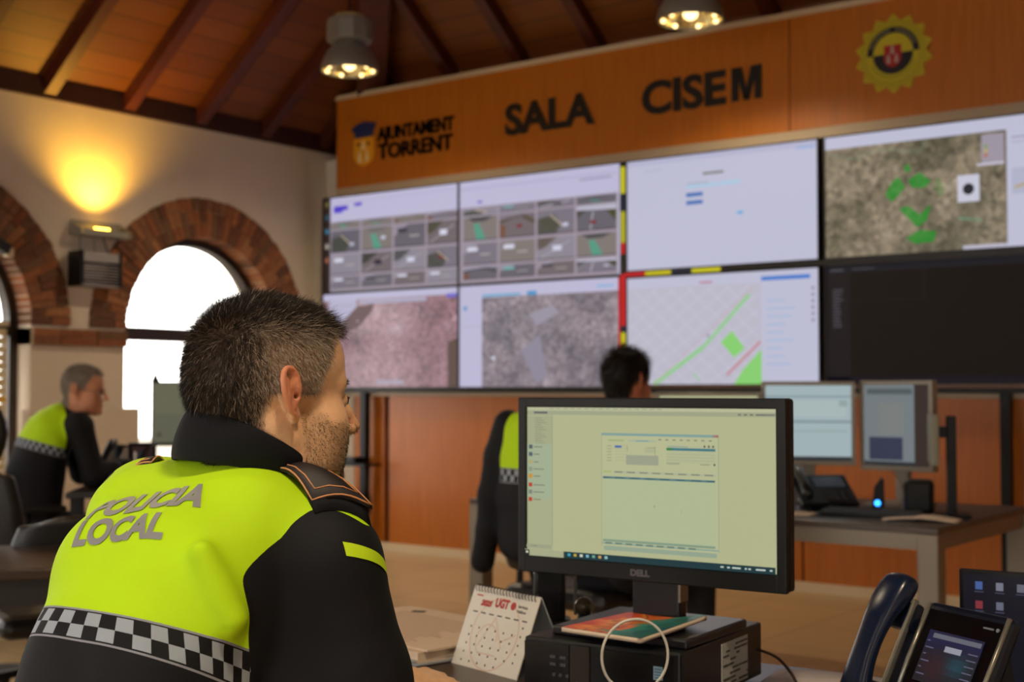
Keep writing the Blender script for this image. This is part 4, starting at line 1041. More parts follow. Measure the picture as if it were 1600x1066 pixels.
tc = nt.nodes.new('ShaderNodeTexCoord'); no = nt.nodes.new('ShaderNodeTexNoise'); no.inputs['Scale'].default_value = 14; no.inputs['Detail'].default_value = 3; no.inputs['Distortion'].default_value = 1.5
nt.links.new(tc.outputs['Object'], no.inputs['Vector']); sp = nt.nodes.new('ShaderNodeSeparateXYZ'); nt.links.new(tc.outputs['Object'], sp.inputs[0])
ma = nt.nodes.new('ShaderNodeMath'); ma.operation = 'MULTIPLY_ADD'; ma.inputs[1].default_value = 6.0; nt.links.new(sp.outputs[0], ma.inputs[0]); nt.links.new(no.outputs['Fac'], ma.inputs[2])
cr = nt.nodes.new('ShaderNodeValToRGB'); cr.color_ramp.interpolation = 'LINEAR'; e = cr.color_ramp.elements
e[0].position = 0.0; e[0].color = lin('#c8341c'); e[1].position = 1.0; e[1].color = lin('#17506a')
for p_, c_ in ((.18, '#e0581c'), (.30, '#f29a3a'), (.36, '#8f3a1c'), (.44, '#e8702a'), (.52, '#e8702a'), (.56, '#3f8f78'), (.75, '#1c7a78'), (.8, '#2e6a58')):
    q = e.new(p_); q.color = lin(c_)
nt.links.new(ma.outputs[0], cr.inputs[0]); nt.links.new(cr.outputs[0], bs.inputs['Base Color'])
b = MB().use(m, True); b.add([(x, y, z + .0008) for x, y, z in top], [(i * (n + 1) + j, (i + 1) * (n + 1) + j, (i + 1) * (n + 1) + j + 1, i * (n + 1) + j + 1) for i in range(n) for j in range(n)]); b.build('cover', parent=bk, fix=False)
# tent calendar
cal = thing('desk_calendar', 'white spiral-bound tent calendar printed UGT with month grid', 'calendar', (6.352, -5.925, TZ), R(-14.5))
cw, ch, tl_ = .196, .150, R(68)
def CP(x, v, off=0.0): return (x, v * math.cos(tl_) - off * math.sin(tl_), v * math.sin(tl_) + off * math.cos(tl_))
yt, zt = ch * math.cos(tl_), ch * math.sin(tl_)
b = MB().use(mat('calendar_card', '#dcd6cd', .6)); b.add([CP(-cw / 2, 0), CP(cw / 2, 0), CP(cw / 2, ch), CP(-cw / 2, ch)] + [CP(-cw / 2, 0, -.002), CP(cw / 2, 0, -.002), CP(cw / 2, ch, -.002), CP(-cw / 2, ch, -.002)], [(0, 1, 2, 3), (7, 6, 5, 4), (0, 4, 5, 1), (1, 5, 6, 2), (2, 6, 7, 3), (3, 7, 4, 0)])
b.build('front_sheet', parent=cal)
b = MB().use(mat('calendar_back', '#c3ccd4', .6)); b.prism([(yt, zt), (yt + .002, zt), (yt * 2 + .012, 0), (yt * 2 + .010, 0)], -cw / 2, cw / 2, 'x'); b.build('back_sheet', parent=cal)
b = MB().use(mat('spiral_wire', '#4a4648', .35, metal=.6))
for k in range(20):
    x = -cw / 2 + .01 + k * (cw - .02) / 19; b.tube([(x, yt + .0055 * math.cos(t) - .001, zt - .003 + .0065 * math.sin(t)) for t in [2 * PI * i / 8 for i in range(8)]], .0009, 5, closed=True)
b.build('spiral', parent=cal)
def cal_quad(b, x0, v0, x1, v1, off): b.add([CP(x0, v0, off), CP(x1, v0, off), CP(x1, v1, off), CP(x0, v1, off)], [(0, 1, 2, 3)])
b = MB().use(mat('print_red', '#b3342c', .6)); ux = Vector((1, 0, 0)); uy = Vector(CP(0, 1)) - Vector(CP(0, 0))
text_into(b, 'UGT', CP(-.022, ch - .032, .0006), ux, uy, .022, .0012, 0, w=.040); text_into(b, '2025', CP(-.064, ch - .034, .0006), ux, uy, .014, .001, 0, .2, w=.034)
o_ = Vector(CP(.031, ch - .025, .0006)); b.add([o_ + ux * .0075 * math.cos(t) + uy * .0075 * math.sin(t) for t in [2 * PI * i / 18 for i in range(18)]], [tuple(range(18))])
cal_quad(b, -.083, ch - .018, -.064, ch - .0155, .0006); b.build('red_print', parent=cal, fix=False)
b = MB().use(mat('print_dark', '#4c4640', .6))
r3 = random.Random(8)
for row_ in range(6):
    for k in range(7):
        if (row_ == 0 and k < 6) or (row_ == 5 and k > 4): continue
        x = -.075 + k * .0245 + .001; v = ch - .062 - row_ * .0158
        cal_quad(b, x, v, x + .0035, v + .0035, .0006)
text_into(b, 'Servicios', CP(.045, ch - .026, .0006), ux, uy, .0075, .0002, 0); text_into(b, 'Publicos', CP(.045, ch - .035, .0006), ux, uy, .0075, .0002, 0)
for k in range(7): cal_quad(b, -.08 + k * .0245, ch - .049, -.066 + k * .0245, ch - .0468, .0006)
b.build('dark_print', parent=cal, fix=False)
b = MB().use(mat('print_pale_pink', '#dcbfae', .7))
def ring(b, cx_, cv, r0, r1, off, n=40, a0=0, a1=2 * PI):
    for k in range(n):
        t0 = a0 + (a1 - a0) * k / n; t1 = a0 + (a1 - a0) * (k + 1) / n
        b.add([CP(cx_ + r * math.cos(t), cv + r * math.sin(t), off) for r, t in ((r0, t0), (r1, t0), (r1, t1), (r0, t1))], [(0, 1, 2, 3)])
ring(b, 0, .068, .0655, .068, .0004); ring(b, -.018, .055, .028, .030, .0004, 24, 0, PI * 1.5); 
for a_, c_ in (((-.04, .04), (-.008, .098)), ((-.008, .098), (.03, .045)), ((.02, .055), (.06, .075)), ((-.03, .03), (.02, .03))):
    pa, pb = Vector(CP(*a_, .0004)), Vector(CP(*c_, .0004)); dd = (pb - pa).normalized(); nn_ = dd.cross(ux.cross(uy)) * .0011
    b.add([pa - nn_, pb - nn_, pb + nn_, pa + nn_], [(0, 1, 2, 3)])
b.build('faint_print', parent=cal, fix=False)
# stack of papers
pp = thing('paper_stack', 'stack of printed white papers beside the calendar', 'paper stack', (6.055, -5.775, TZ), R(-12))
b = MB().use(mat('paper_warm', '#d9bfa6', .8)); b.box((0, 0, .012), (.42, .297, .024)); b.box((.004, .006, .027), (.42, .297, .004), Matrix.Rotation(R(2.2), 3, 'Z')); b.build('sheets', parent=pp)
b = MB().use(mat('folder_grey', '#9ba0a8', .5)); b.box((.006, -.006, .0035), (.43, .305, .003)); b.box((.0, -.003, .0095), (.426, .30, .001), Matrix.Rotation(R(-1.5), 3, 'Z')); b.build('folder', parent=pp)
b = MB().use(mat('print_faint', '#b3937c', .8)); r4 = random.Random(2)
q_ = Matrix.Rotation(R(2.2), 3, 'Z')
for k in range(16): b.box(tuple(q_ @ Vector((-.01 - r4.uniform(0, .03), .095 - k * .014, .0294))), (.30 - r4.uniform(0, .06), .0022, .0004), q_)
b.use(mat('stamp_black', '#2e2722', .7)); b.box(tuple(q_ @ Vector((-.13, .115, .0295))), (.03, .018, .0005), q_ @ Matrix.Rotation(.5, 3, 'Z')); b.build('print', parent=pp)
# radio in a charger behind the calendar
gd = thing('radio_charger', 'dark handheld radio standing in a desk charger behind the calendar', 'radio', (6.345, -5.70, TZ), YAW)
b = MB().use(mat('radio_body', '#16181a', .4)); b.box((-.005, 0, .09), (.062, .04, .14), bev=.008); b.build('body', parent=gd)
b = MB().use(mat('radio_screen', '#35303a', .2)); b.box((-.008, -.0205, .10), (.036, .002, .055)); b.build('display', parent=gd)
b = MB().use(M_BLACK); b.cyl((-.022, 0, .158), (-.022, 0, .178), .007, 12); b.cyl((.012, 0, .158), (.012, 0, .174), .006, 12); b.build('knob', parent=gd)
b = MB().use(mat('knob_cream', '#c9a580', .4)); b.box((-.004, -.012, .166), (.014, .012, .014), bev=.003); b.build('button', parent=gd)['label'] = 'pale button on top'
b = MB().use(mat('rod_grey', '#7b7a70', .35, metal=.5)); b.box((.046, .01, .13), (.006, .008, .12)); b.build('aerial', parent=gd)
b = MB().use(mat('charger_black', '#1b1a18', .45)); b.box((.02, 0, .012), (.13, .085, .024), bev=.006); b.box((0, .0, .04), (.075, .06, .05), bev=.006); b.box((.065, 0, .05), (.03, .04, .05), bev=.006); b.build('charger', parent=gd)
b = MB().use(mat('charger_gloss', '#6e6a5a', .15, metal=.4), True); b.ball((.062, -.01, .088), .019, 10); b.build('charger_lamp', parent=gd)
# telephone in front
TP0 = (7.106, -5.917); prz = R(-29.2); ptl = R(63); pwid, plen = .167, .189
phn = thing('desk_phone', 'dark blue desk telephone with colour display at lower right', 'telephone', (TP0[0], TP0[1], TZ), prz)
def PP(u, v, n_=0.0): return Vector((u, v * math.cos(ptl) - n_ * math.sin(ptl), .025 + v * math.sin(ptl) + n_ * math.cos(ptl)))
prot = Matrix.Rotation(ptl, 3, 'X')
M_PH = mat('phone_navy', '#0d1322', .28); M_PHS = mat('phone_silver', '#8b877c', .3, metal=.6)
b = MB().use(M_PH); b.box(PP(pwid / 2, plen / 2, -.012), (pwid, plen, .026), prot, bev=.008)
b.build('body', parent=phn)
b = MB().use(M_PH); b.prism([(0.0, 0), (.03, .05), (.085, .15), (.10, .13), (.13, 0)], .02, pwid - .02, 'x'); b.build('foot', parent=phn)
b = MB().use(mat('phone_bezel_black', '#08080c', .12)); b.box(PP(pwid / 2, plen / 2 + .002, .0015), (pwid - .018, plen - .03, .003), prot, bev=.001); b.build('face_plate', parent=phn)
for u in (.003, pwid - .003):
    b = MB().use(M_PHS, True); b.tube([PP(u, .0, .001), PP(u, plen * .5, .0035), PP(u, plen - .004, .001)], .0035, 8); b.build('silver_edge', parent=phn)
sc_ = MB().use(mat('phone_lcd', '#10121c', .15)); sc_.box(PP(pwid * .5, plen * .56, .0035), (.112, .078, .002), prot)
def lcdq(u0, v0, u1, v1, off=.0052):
    U0 = pwid * .5 - .056; V0 = plen * .56 - .039
    sc_.add([PP(U0 + .112 * u, V0 + .078 * v, off) for u, v in ((u0, v0), (u1, v0), (u1, v1), (u0, v1))], [(0, 1, 2, 3)])
sc_.use(M_SCR)
for i in range(14):
    for j in range(9):
        u, v = (i + .5) / 14, (j + .5) / 9; r1 = math.exp(-((u - .68) ** 2 + (v - .42) ** 2) / .03); r2_ = math.exp(-((u - .3) ** 2 + (v - .3) ** 2) / .06); r3_ = math.exp(-((v - .85) ** 2) / .03)
        sc_.col = (.004 + .018 * r2_ , .004 + .035 * r1, .010 + .05 * r1 + .03 * r3_, 1); lcdq(i / 14, j / 9, (i + 1) / 14, (j + 1) / 9)
sc_.col = lin('#5a5d68'); lcdq(.1, .86, .97, .95, .0056); sc_.col = lin('#8a8c98'); lcdq(.38, .64, .68, .75, .0056)
sc_.col = lin('#5a5870')
for k in range(6): lcdq(.03, .78 - .13 * k, .08 + .1 * (k % 2), .80 - .13 * k, .0056); lcdq(.8, .7 - .12 * k, .97, .72 - .12 * k, .0056)
sc_.build('display', parent=phn, fix=False)
b = MB().use(mat('phone_brand', '#6c6e7c', .4)); b.box(PP(pwid - .032, plen - .024, .0035), (.02, .0025, .001), prot); b.cyl(PP(pwid - .014, plen - .024, .003), PP(pwid - .014, plen - .024, .0045), .003, 12); b.build('brand_mark', parent=phn)
b = MB().use(mat('phone_keys', '#2a2c38', .4))
for i in range(4):
    for j in range(2): b.box(PP(.04 + i * .029, .014 + j * .016, .004), (.02, .009, .004), prot)
b.use(mat('phone_key_print', '#9a9cae', .4))
for i in range(4): b.box(PP(.04 + i * .029, .033, .0065), (.006, .003, .0006), prot)
b.build('keypad', parent=phn)
b = MB().use(M_PHS); b.box(PP(-.030, plen * .48, .0), (.006, plen * 1.0, .010), prot, bev=.002); b.build('cradle_edge', parent=phn)
b = MB().use(M_PH); b.box(PP(-.058, .02, -.012), (.05, .06, .02), prot, bev=.006); b.box(PP(-.050, plen * .84, -.010), (.05, .045, .02), prot, bev=.006); b.box(PP(-.02, plen * .5, -.02), (.05, plen * .7, .006), prot); b.build('cradle', parent=phn)
def hs_sec(v, wx, tn, off): return [(wx * math.cos(t), tn * math.sin(t), v, off) for t in [2 * PI * i / 16 for i in range(16)]]
vs = []; fs = []
HSs = [(-.03, .014, .008, .008), (-.02, .028, .015, .008), (.0, .032, .019, .010), (.025, .032, .018, .015), (.045, .027, .013, .022), (.08, .024, .012, .026), (.12, .025, .012, .026), (.148, .029, .015, .023), (.172, .033, .020, .016), (.198, .033, .021, .010), (.212, .028, .018, .007), (.219, .016, .010, .005)]
for (v, wx, tn, off) in HSs:
    for k in range(16):
        t = 2 * PI * k / 16; cx_ = math.copysign(abs(math.cos(t)) ** .7, math.cos(t)) * wx; cn = math.copysign(abs(math.sin(t)) ** .7, math.sin(t)) * tn
        vs.append(PP(-.066 + cx_, v, off + cn))
for i in range(len(HSs) - 1):
    for k in range(16): fs.append((i * 16 + k, i * 16 + (k + 1) % 16, (i + 1) * 16 + (k + 1) % 16, (i + 1) * 16 + k))
fs += [tuple(range(16))[::-1], tuple((len(HSs) - 1) * 16 + k for k in range(16))]
b = MB().use(mat('handset_blue', '#101c33', .25), True); b.add(vs, fs); ho = b.build('handset', parent=phn); md = ho.modifiers.new('s', 'SUBSURF'); md.levels = 1; md.render_levels = 2
# laptop behind the telephone
lt = thing('laptop', 'open laptop with dark blue desktop and small icons, behind the telephone', 'laptop', (7.28, -5.595, TZ), R(4))
b = MB().use(M_BLACK2); b.box((0, -.10, .009), (.345, .20, .018), bev=.004); b.build('base', parent=lt)
b = MB().use(mat('keycaps', '#26262b', .5))
for j in range(5):
    for i in range(14): b.box((-.145 + i * .0223, -.04 - j * .020, .020), (.018, .016, .004))
b.build('keys', parent=lt)
b = MB().use(M_BLACK2); b.box((0, .012, .112), (.345, .008, .20), bev=.003); b.build('lid', parent=lt)
c = Canvas(.331, .186, -.1655, .018, .0075, .0002); c.rect(0, 0, 1, 1, '#060818')
cols_ = ['#3f5890', '#6e7080', '#5e606c', '#4a6088', '#7a2c36', '#5e6072', None, '#8e90a8', '#7ab', '#557', '#8a8ca0']
for j in range(3):
    for i in range(4):
        k = j * 4 + i
        if k == 6 or k > 9: continue
        cc = (cols_ + ['#666a80'] * 4)[k] or '#666a80'
        if len(cc) == 4: cc = '#6a7a9a'
        c.rect(.06 + i * .10, .06 + j * .17, .095 + i * .10, .13 + j * .17, cc, i == 0); c.rect(.055 + i * .10, .145 + j * .17, .10 + i * .10, .155 + j * .17, '#3a3c52', False)
c.build(lt)
# cables and loose papers at the right of the computer
b = MB().use(mat('white_cable', '#d8d2c8', .4), True)
lp = []
for k in range(29):
    t = R(-118) + R(296) * k / 28 ; cx_, cz_ = .0, .905
    lp.append(C(.186 + .051 * math.sin(t + PI) * -1, 2.06, 0) * 1)
    lp[-1].z = .848 + .052 * -math.cos(t + PI) * 1.0 + .0
pts = []
for k in range(25):
    t = R(-140) + R(280) * k / 24
    q = C(.1885 + .0515 * math.sin(t), 2.06 + .01 * math.sin(t)); q.z = .842 + .056 * math.cos(t); pts.append(q)
e0_ = C(.22, 2.02); e0_.z = .752; e1_ = C(.16, 2.10); e1_.z = .752; e2_ = C(.30, 1.95); e2_.z = .744; e3_ = C(.10, 2.0); e3_.z = .744
pts = [e2_, e0_] + pts + [e1_, e3_] if False else [C(.34, 2.02) + Vector((0, 0, .744)), C(.25, 2.04) + Vector((0, 0, .746))] + [C(.165, 2.05) + Vector((0, 0, .775))] + pts + [C(.212, 2.07) + Vector((0, 0, .775)), C(.15, 2.10) + Vector((0, 0, .745))]
def catmull(P, n=5):
    out = []
    for i in range(len(P) - 1):
        p0, p1, p2, p3 = P[max(0, i - 1)], P[i], P[i + 1], P[min(len(P) - 1, i + 2)]
        for k in range(n):
            t = k / n; out.append(.5 * ((2 * p1) + (p2 - p0) * t + (2 * p0 - 5 * p1 + 4 * p2 - p3) * t * t + (3 * p1 - p0 - 3 * p2 + p3) * t ** 3))
    return out + [P[-1]]
b.tube(catmull([Vector(q) for q in pts]), .0022, 8); tag(b.build('cable'), 'white cable standing up in a loop beside the black computer', 'cable')
b = MB().use(mat('brown_cable', '#33221a', .5), True); z_ = Vector((0, 0, .80))
b.tube(catmull([C(.425, 2.33, .80), C(.447, 2.27, .798), C(.462, 2.22, .78), C(.470, 2.18, .755), C(.48, 2.15, .744)]), .0025, 8); tag(b.build('cable'), 'dark brown cable leaving the back of the black computer', 'cable')
sheet('pale lilac paper lying on the desk between the computer and the telephone', (6.90, -5.66, TZ + .0005), R(10), .21, .15, .005, .003, mat('paper_lilac', '#bdb2b4', .7))
sheet('small cream sheet on the desk just left of the blue telephone', (7.02, -5.80, TZ + .0005), R(-20), .14, .10, .003, .0, mat('paper_cream', '#c9b298', .7))
# computer mouse under the officer's hand
b = MB().use(M_BLACK, True); b.ball((0, 0, .0), .034, 10, (.9, 1.6, 1.0)); b.v = [(x, y, max(0, z + .012)) for x, y, z in b.v]
tag(b.build('computer_mouse', loc=C(-.105, 1.945, TZ + .0), rz=YAW - R(52)), 'black computer mouse under the officer\'s right hand', 'mouse')
# ------------------------------------------------------------------ people: smooth-blended solids turned into one skin each
def _v(a): return np.asarray(a, dtype=np.float32)
def rcone(P, a, b, ra, rb):
    a = _v(a); b = _v(b); d = b - a; t = np.clip((P - a) @ d / max(1e-9, float(d @ d)), 0, 1)
    return np.linalg.norm(P - a - t[:, None] * d, axis=1) - (ra + t * (rb - ra))
def ell(P, c, r, M=None):
    q = P - _v(c)
    if M is not None: q = q @ _v(M)
    r = _v(r); k0 = np.linalg.norm(q / r, axis=1); k1 = np.linalg.norm(q / (r * r), axis=1)
    return k0 * (k0 - 1) / np.maximum(k1, 1e-6)
def smin(a, b, k):
    h = np.maximum(k - np.abs(a - b), 0) / k
    return np.minimum(a, b) - h * h * k * .25
def smax(a, b, k): return -smin(-a, -b, k)
def net(fn, lo, hi, res, blk=8):
    """surface nets over the zero set of fn; only blocks near the surface are sampled finely"""
    lo = np.array(lo, float); n = np.ceil((np.array(hi) - lo) / res / blk).astype(int) * blk
    nb = n // blk
    gc = np.stack(np.meshgrid(*[np.arange(k) for k in nb], indexing='ij'), -1).reshape(-1, 3)
    cen = lo + (gc + .5) * blk * res
    fc = fn(cen.astype(np.float32))
    F = np.repeat(np.repeat(np.repeat(fc.reshape(nb), blk, 0), blk, 1), blk, 2).astype(np.float32)
    act = gc[np.abs(fc) < blk * res * 1.5]
    off = np.stack(np.meshgrid(*[np.arange(blk)] * 3, indexing='ij'), -1).reshape(-1, 3)
    for i in range(0, len(act), 400):
        a = act[i:i + 400]; idx = (a[:, None, :] * blk + off[None]).reshape(-1, 3)
        F[idx[:, 0], idx[:, 1], idx[:, 2]] = fn((lo + idx * res).astype(np.float32))
    S = F < 0
    cnt = np.zeros(tuple(n - 1), np.int8)
    for dx in (0, 1):
        for dy in (0, 1):
            for dz in (0, 1): cnt += S[dx:n[0] - 1 + dx, dy:n[1] - 1 + dy, dz:n[2] - 1 + dz]
    cells = np.argwhere((cnt > 0) & (cnt < 8))
    vid = -np.ones(tuple(n - 1), np.int32); vid[tuple(cells.T)] = np.arange(len(cells))
    acc = np.zeros((len(cells), 3)); num = np.zeros(len(cells))
    cor = [(a, b, c) for a in (0, 1) for b in (0, 1) for c in (0, 1)]
    for i, p in enumerate(cor):
        for q in cor[i + 1:]:
            if sum(abs(p[k] - q[k]) for k in range(3)) != 1: continue
            fa = F[tuple((cells + p).T)]; fb = F[tuple((cells + q).T)]; m = (fa < 0) != (fb < 0)
            t = np.where(m, fa / np.where(m, fa - fb, 1), 0)
            acc += np.where(m[:, None], np.array(p) + t[:, None] * (np.array(q) - np.array(p)), 0); num += m
    V = lo + (cells + acc / num[:, None]) * res
    faces = []
    for ax in range(3):
        u, v = (ax + 1) % 3, (ax + 2) % 3
        sl0 = [slice(1, -1)] * 3; sl1 = [slice(1, -1)] * 3; sl0[ax] = slice(0, -1); sl1[ax] = slice(1, None)
        A_ = S[tuple(sl0)]; B_ = S[tuple(sl1)]
        e = np.argwhere(A_ != B_); 
        if not len(e): continue
        base = e.copy(); base[:, u] += 1; base[:, v] += 1
        flip = A_[tuple(e.T)]
        def g(du, dv):
            c = base.copy(); c[:, u] -= du; c[:, v] -= dv
            return vid[c[:, 0], c[:, 1], c[:, 2]]
        ok = (base[:, u] < n[u] - 1) & (base[:, v] < n[v] - 1) & (base[:, ax] < n[ax] - 1)
        base = base[ok]; flip = flip[ok]
        q = np.stack([g(1, 1), g(0, 1), g(0, 0), g(1, 0)], 1)
        q[~flip] = q[~flip][:, ::-1]
        faces.append(q)
    Fq = np.concatenate(faces); Fq = Fq[(Fq >= 0).all(1)]
    return V, Fq
def relax(V, Fq, it=2, lam=.5):
    n = len(V)
    for _ in range(it):
        s = np.zeros_like(V); c = np.zeros(n)
        for k in range(4):
            a = Fq[:, k]; b_ = Fq[:, (k + 1) % 4]
            np.add.at(s, a, V[b_]); np.add.at(c, a, 1); np.add.at(s, b_, V[a]); np.add.at(c, b_, 1)
        V = V + lam * (s / np.maximum(c, 1)[:, None] - V)
    return V
def keep_largest(V, Fq):
    n = len(V); lab = np.arange(n)
    while True:
        m = lab[Fq].min(1); new = lab.copy()
        for k in range(4): np.minimum.at(new, Fq[:, k], m)
        new = new[new]
        if (new == lab).all(): break
        lab = new
    best = np.bincount(lab[Fq[:, 0]]).argmax(); keep = lab == best
    mp = np.cumsum(keep) - 1
    return V[keep], mp[Fq[keep[Fq[:, 0]]]]
def mesh_obj(name, V, Fq, m, parent, cols=None, attrs=None):
    me = bpy.data.meshes.new(name)
    Fq = np.asarray(Fq); k = Fq.shape[1]
    me.vertices.add(len(V)); me.vertices.foreach_set('co', np.asarray(V, np.float32).ravel())
    me.loops.add(len(Fq) * k); me.loops.foreach_set('vertex_index', Fq.astype(np.int32).ravel())
    me.polygons.add(len(Fq)); me.polygons.foreach_set('loop_start', np.arange(0, len(Fq) * k, k, dtype=np.int32))
    me.update(calc_edges=True); me.validate()
    me.polygons.foreach_set('use_smooth', [True] * len(me.polygons))
    for mm in (m if isinstance(m, list) else [m]): me.materials.append(mm)
    if cols is not None:
        a = me.color_attributes.new('Col', 'FLOAT_COLOR', 'POINT')
        a.data.foreach_set('color', np.concatenate([cols, np.ones((len(cols), 1))], 1).astype(np.float32).ravel())
    for nm, val in (attrs or {}).items():
        a = me.attributes.new(nm, 'FLOAT', 'POINT'); a.data.foreach_set('value', np.asarray(val, np.float32))
    o = bpy.data.objects.new(name, me); COL.objects.link(o)
    if parent is not None: o.parent = parent
    return o
def vnormals(V, Fq):
    n = np.cross(V[Fq[:, 2]] - V[Fq[:, 0]], V[Fq[:, 3]] - V[Fq[:, 1]]) if Fq.shape[1] == 4 else np.cross(V[Fq[:, 1]] - V[Fq[:, 0]], V[Fq[:, 2]] - V[Fq[:, 0]])
    N = np.zeros_like(V)
    for k in range(Fq.shape[1]): np.add.at(N, Fq[:, k], n)
    return N / np.maximum(np.linalg.norm(N, axis=1), 1e-12)[:, None]

# ---- head in its own frame: x to the face, y to the left, z up, origin between the ear canals
EX, EZ = -.0215, .010
def earp(u, w, o, s): return (EX + u - w * .16, s * o, EZ + w)
def ear_pts(s):
    """helix curve of the ear on side s"""
    P_ = [(.0085, .002), (.0095, .013), (.0075, .024), (.0005, .0305), (-.0085, .0305), (-.0155, .025), (-.0185, .014), (-.0185, .002), (-.0160, -.010), (-.0115, -.020), (-.0055, -.027)]
    return [earp(u, w, .0765 + .0070 + .38 * max(0, -u + .006), s) for (u, w) in P_]
def head_sdf(P, ears=True, hairvol=0.0, neck_to=(-.065, 0, -.19), neck_r=.064, detail=True):
    Y = np.abs(P[:, 1]); Q = P.copy(); Q[:, 1] = Y          # mirrored copy
    d = ell(P, (-.014, 0, .046), (.098, .0775, .085))
    d = smin(d, ell(P, (-.045, 0, .012), (.062, .064, .068)), .03)
    d = smin(d, ell(P, (.034, 0, .046), (.060, .062, .064)), .03)
    d = smin(d, ell(P, (.046, 0, -.030), (.046, .052, .068)), .03)
    d = smin(d, rcone(Q, (-.012, .058, -.045), (.024, .050, -.084), .016, .017), .03)
    d = smin(d, rcone(Q, (.024, .050, -.084), (.074, .014, -.106), .017, .017), .025)
    d = smin(d, ell(P, (.040, 0, -.082), (.048, .042, .030)), .03)
    d = smin(d, ell(P, (.086, 0, -.100), (.014, .018, .013)), .02)
    d = smin(d, ell(Q, (.053, .044, -.026), (.026, .023, .022)), .025)
    d = smin(d, ell(Q, (.042, .036, -.058), (.038, .028, .036)), .03)
    d = smin(d, rcone(Q, (.090, .010, .020), (.072, .044, .022), .008, .007), .018)
    if detail:
        d = smax(d, -ell(Q, (.103, .031, .0015), (.020, .017, .012)), .014)
        d = smin(d, ell(Q, (.079, .031, .001), (.0135, .0145, .0125)), .004)
        d = smin(d, rcone(P, (.096, 0, .012), (.114, 0, -.016), .0075, .0085), .010)
        d = smin(d, rcone(P, (.112, 0, -.014), (.1255, 0, -.034), .008, .0095), .006)
        d = smin(d, ell(Q, (.109, .0130, -.038), (.0125, .0065, .0080)), .006)
        d = smax(d, -ell(Q, (.115, .0068, -.0465), (.0065, .0036, .0055)), .002)
        d = smin(d, rcone(P, (.094, 0, -.052), (.096, 0, -.062), .007, .007), .012)
        lip = smin(rcone(Q, (.1005, .002, -.0665), (.088, .023, -.070), .0050, .003), rcone(Q, (.0985, .002, -.0765), (.087, .021, -.0725), .0058, .003), .002)
        d = smin(d, lip, .006)
    d = smin(d, rcone(P, (-.026, 0, -.035), neck_to, .056, neck_r), .022)
    d = smin(d, rcone(Q, (-.030, .052, -.030), (.02, .026, -.17), .014, .016), .03)    # sternomastoid
    if ears:
        for s in (-1, 1):
            pts = ear_pts(s)
            e = None
            for a, b_ in zip(pts[:-1], pts[1:]):
                c_ = rcone(P, a, b_, .0038, .0038); e = c_ if e is None else np.minimum(e, c_)
            M_ = Matrix.Rotation(R(17 * s), 3, 'Z'); Ma = np.array(M_)
            plate = ell(P, earp(-.0060, .004, .0805, s), (.0135, .0030, .027), Ma)
            e = smin(e, plate, .003)
            e = smin(e, ell(P, earp(.0010, -.0265, .0785, s), (.0075, .005, .0110)), .006)
            e = smin(e, rcone(P, earp(-.0105, .017, .0905, s), earp(-.011, -.004, .0895, s), .0030, .0030), .004)
            e = smin(e, rcone(P, earp(-.011, -.004, .0895, s), earp(-.004, -.018, .084, s), .0030, .0030), .004)
            e = smin(e, ell(P, earp(.0075, -.006, .0795, s), (.0040, .005, .0060)), .004)
            e = smax(e, -ell(P, earp(.0002, -.003, .0875, s), (.0072, .0095, .0112)), .003)
            root = ell(P, earp(.0, .0, .0745, s), (.012, .010, .022)); e = smin(e, root, .006)
            d = smin(d, e, .004)
            d = smax(d, -ell(P, earp(.0035, -.004, .0785, s), (.0036, .008, .0038)), .002)
    return d
def rotframe(az, pitch=0, roll=0):
    """columns forward, left, up in the photographer's frame; az measured from straight ahead towards the right"""
    f = Vector((math.sin(az) * math.cos(pitch), math.cos(az) * math.cos(pitch), -math.sin(pitch)))
    l = Vector((-math.cos(az), math.sin(az), 0)); u = f.cross(l)
    if roll: q = Matrix.Rotation(roll, 3, f); l = q @ l; u = q @ u
    return np.array([f, l, u]).T
M_SKIN = None
def skin_mat():
    m = attr_mat('skin', .48, noise=.07, nscale=90, spec=.4, bump=.12, bscale=320)
    b = m.node_tree.nodes['Principled BSDF']; b.inputs['Subsurface Weight'].default_value = .12
    b.inputs['Subsurface Radius'].default_value = (1, .35, .2); b.inputs['Subsurface Scale'].default_value = .006
    return m
M_SKIN = skin_mat()
M_HAIR = attr_mat('hair', .5, spec=.35)
def hair_zone(p):
    """0..1 how much hair grows at head-frame points p (x to the face)"""
    x, y, z = p[:, 0], np.abs(p[:, 1]), p[:, 2]
    xl = np.interp(z, [-.105, -.085, -.04, -.012, .008, .022, .034, .055, .078, .10, .13], [-.055, -.050, -.050, -.048, -.040, .028, .038, .050, .060, .075, .09])
    burn = np.interp(z, [-.02, -.01, .04], [.004, .026, .036])
    m = np.clip((xl - x) / .012, 0, 1)
    s = ((z > .008) & (z < .04) & (x > -.008) & (y > .05)).astype(float) * np.clip((burn - x) / .006, 0, 1) * .8
    top = np.clip((.088 - x) / .006, 0, 1) * np.clip((.052 - y) / .008, 0, 1) * np.clip((z - .082) / .006, 0, 1)
    m = np.maximum(np.maximum(m, s), top)
    return m * np.clip((z + .095) / .012, 0, 1)
def beard_zone(p):
    x, y, z = p[:, 0], np.abs(p[:, 1]), p[:, 2]
    a = np.clip((x + .002) / .012, 0, 1) * np.clip((-.008 - z) / .02, 0, 1)
    a *= np.clip(1 - (z + .045) / .02 * (x > .07), 0, 1)
    cheek = np.clip((-.022 - z + np.clip((.045 - x) / .02, 0, 1) * .03) / .012, 0, 1)
    neck = np.clip((z + .155) / .03, 0, 1)
    return np.clip(a * cheek * neck, 0, 1)
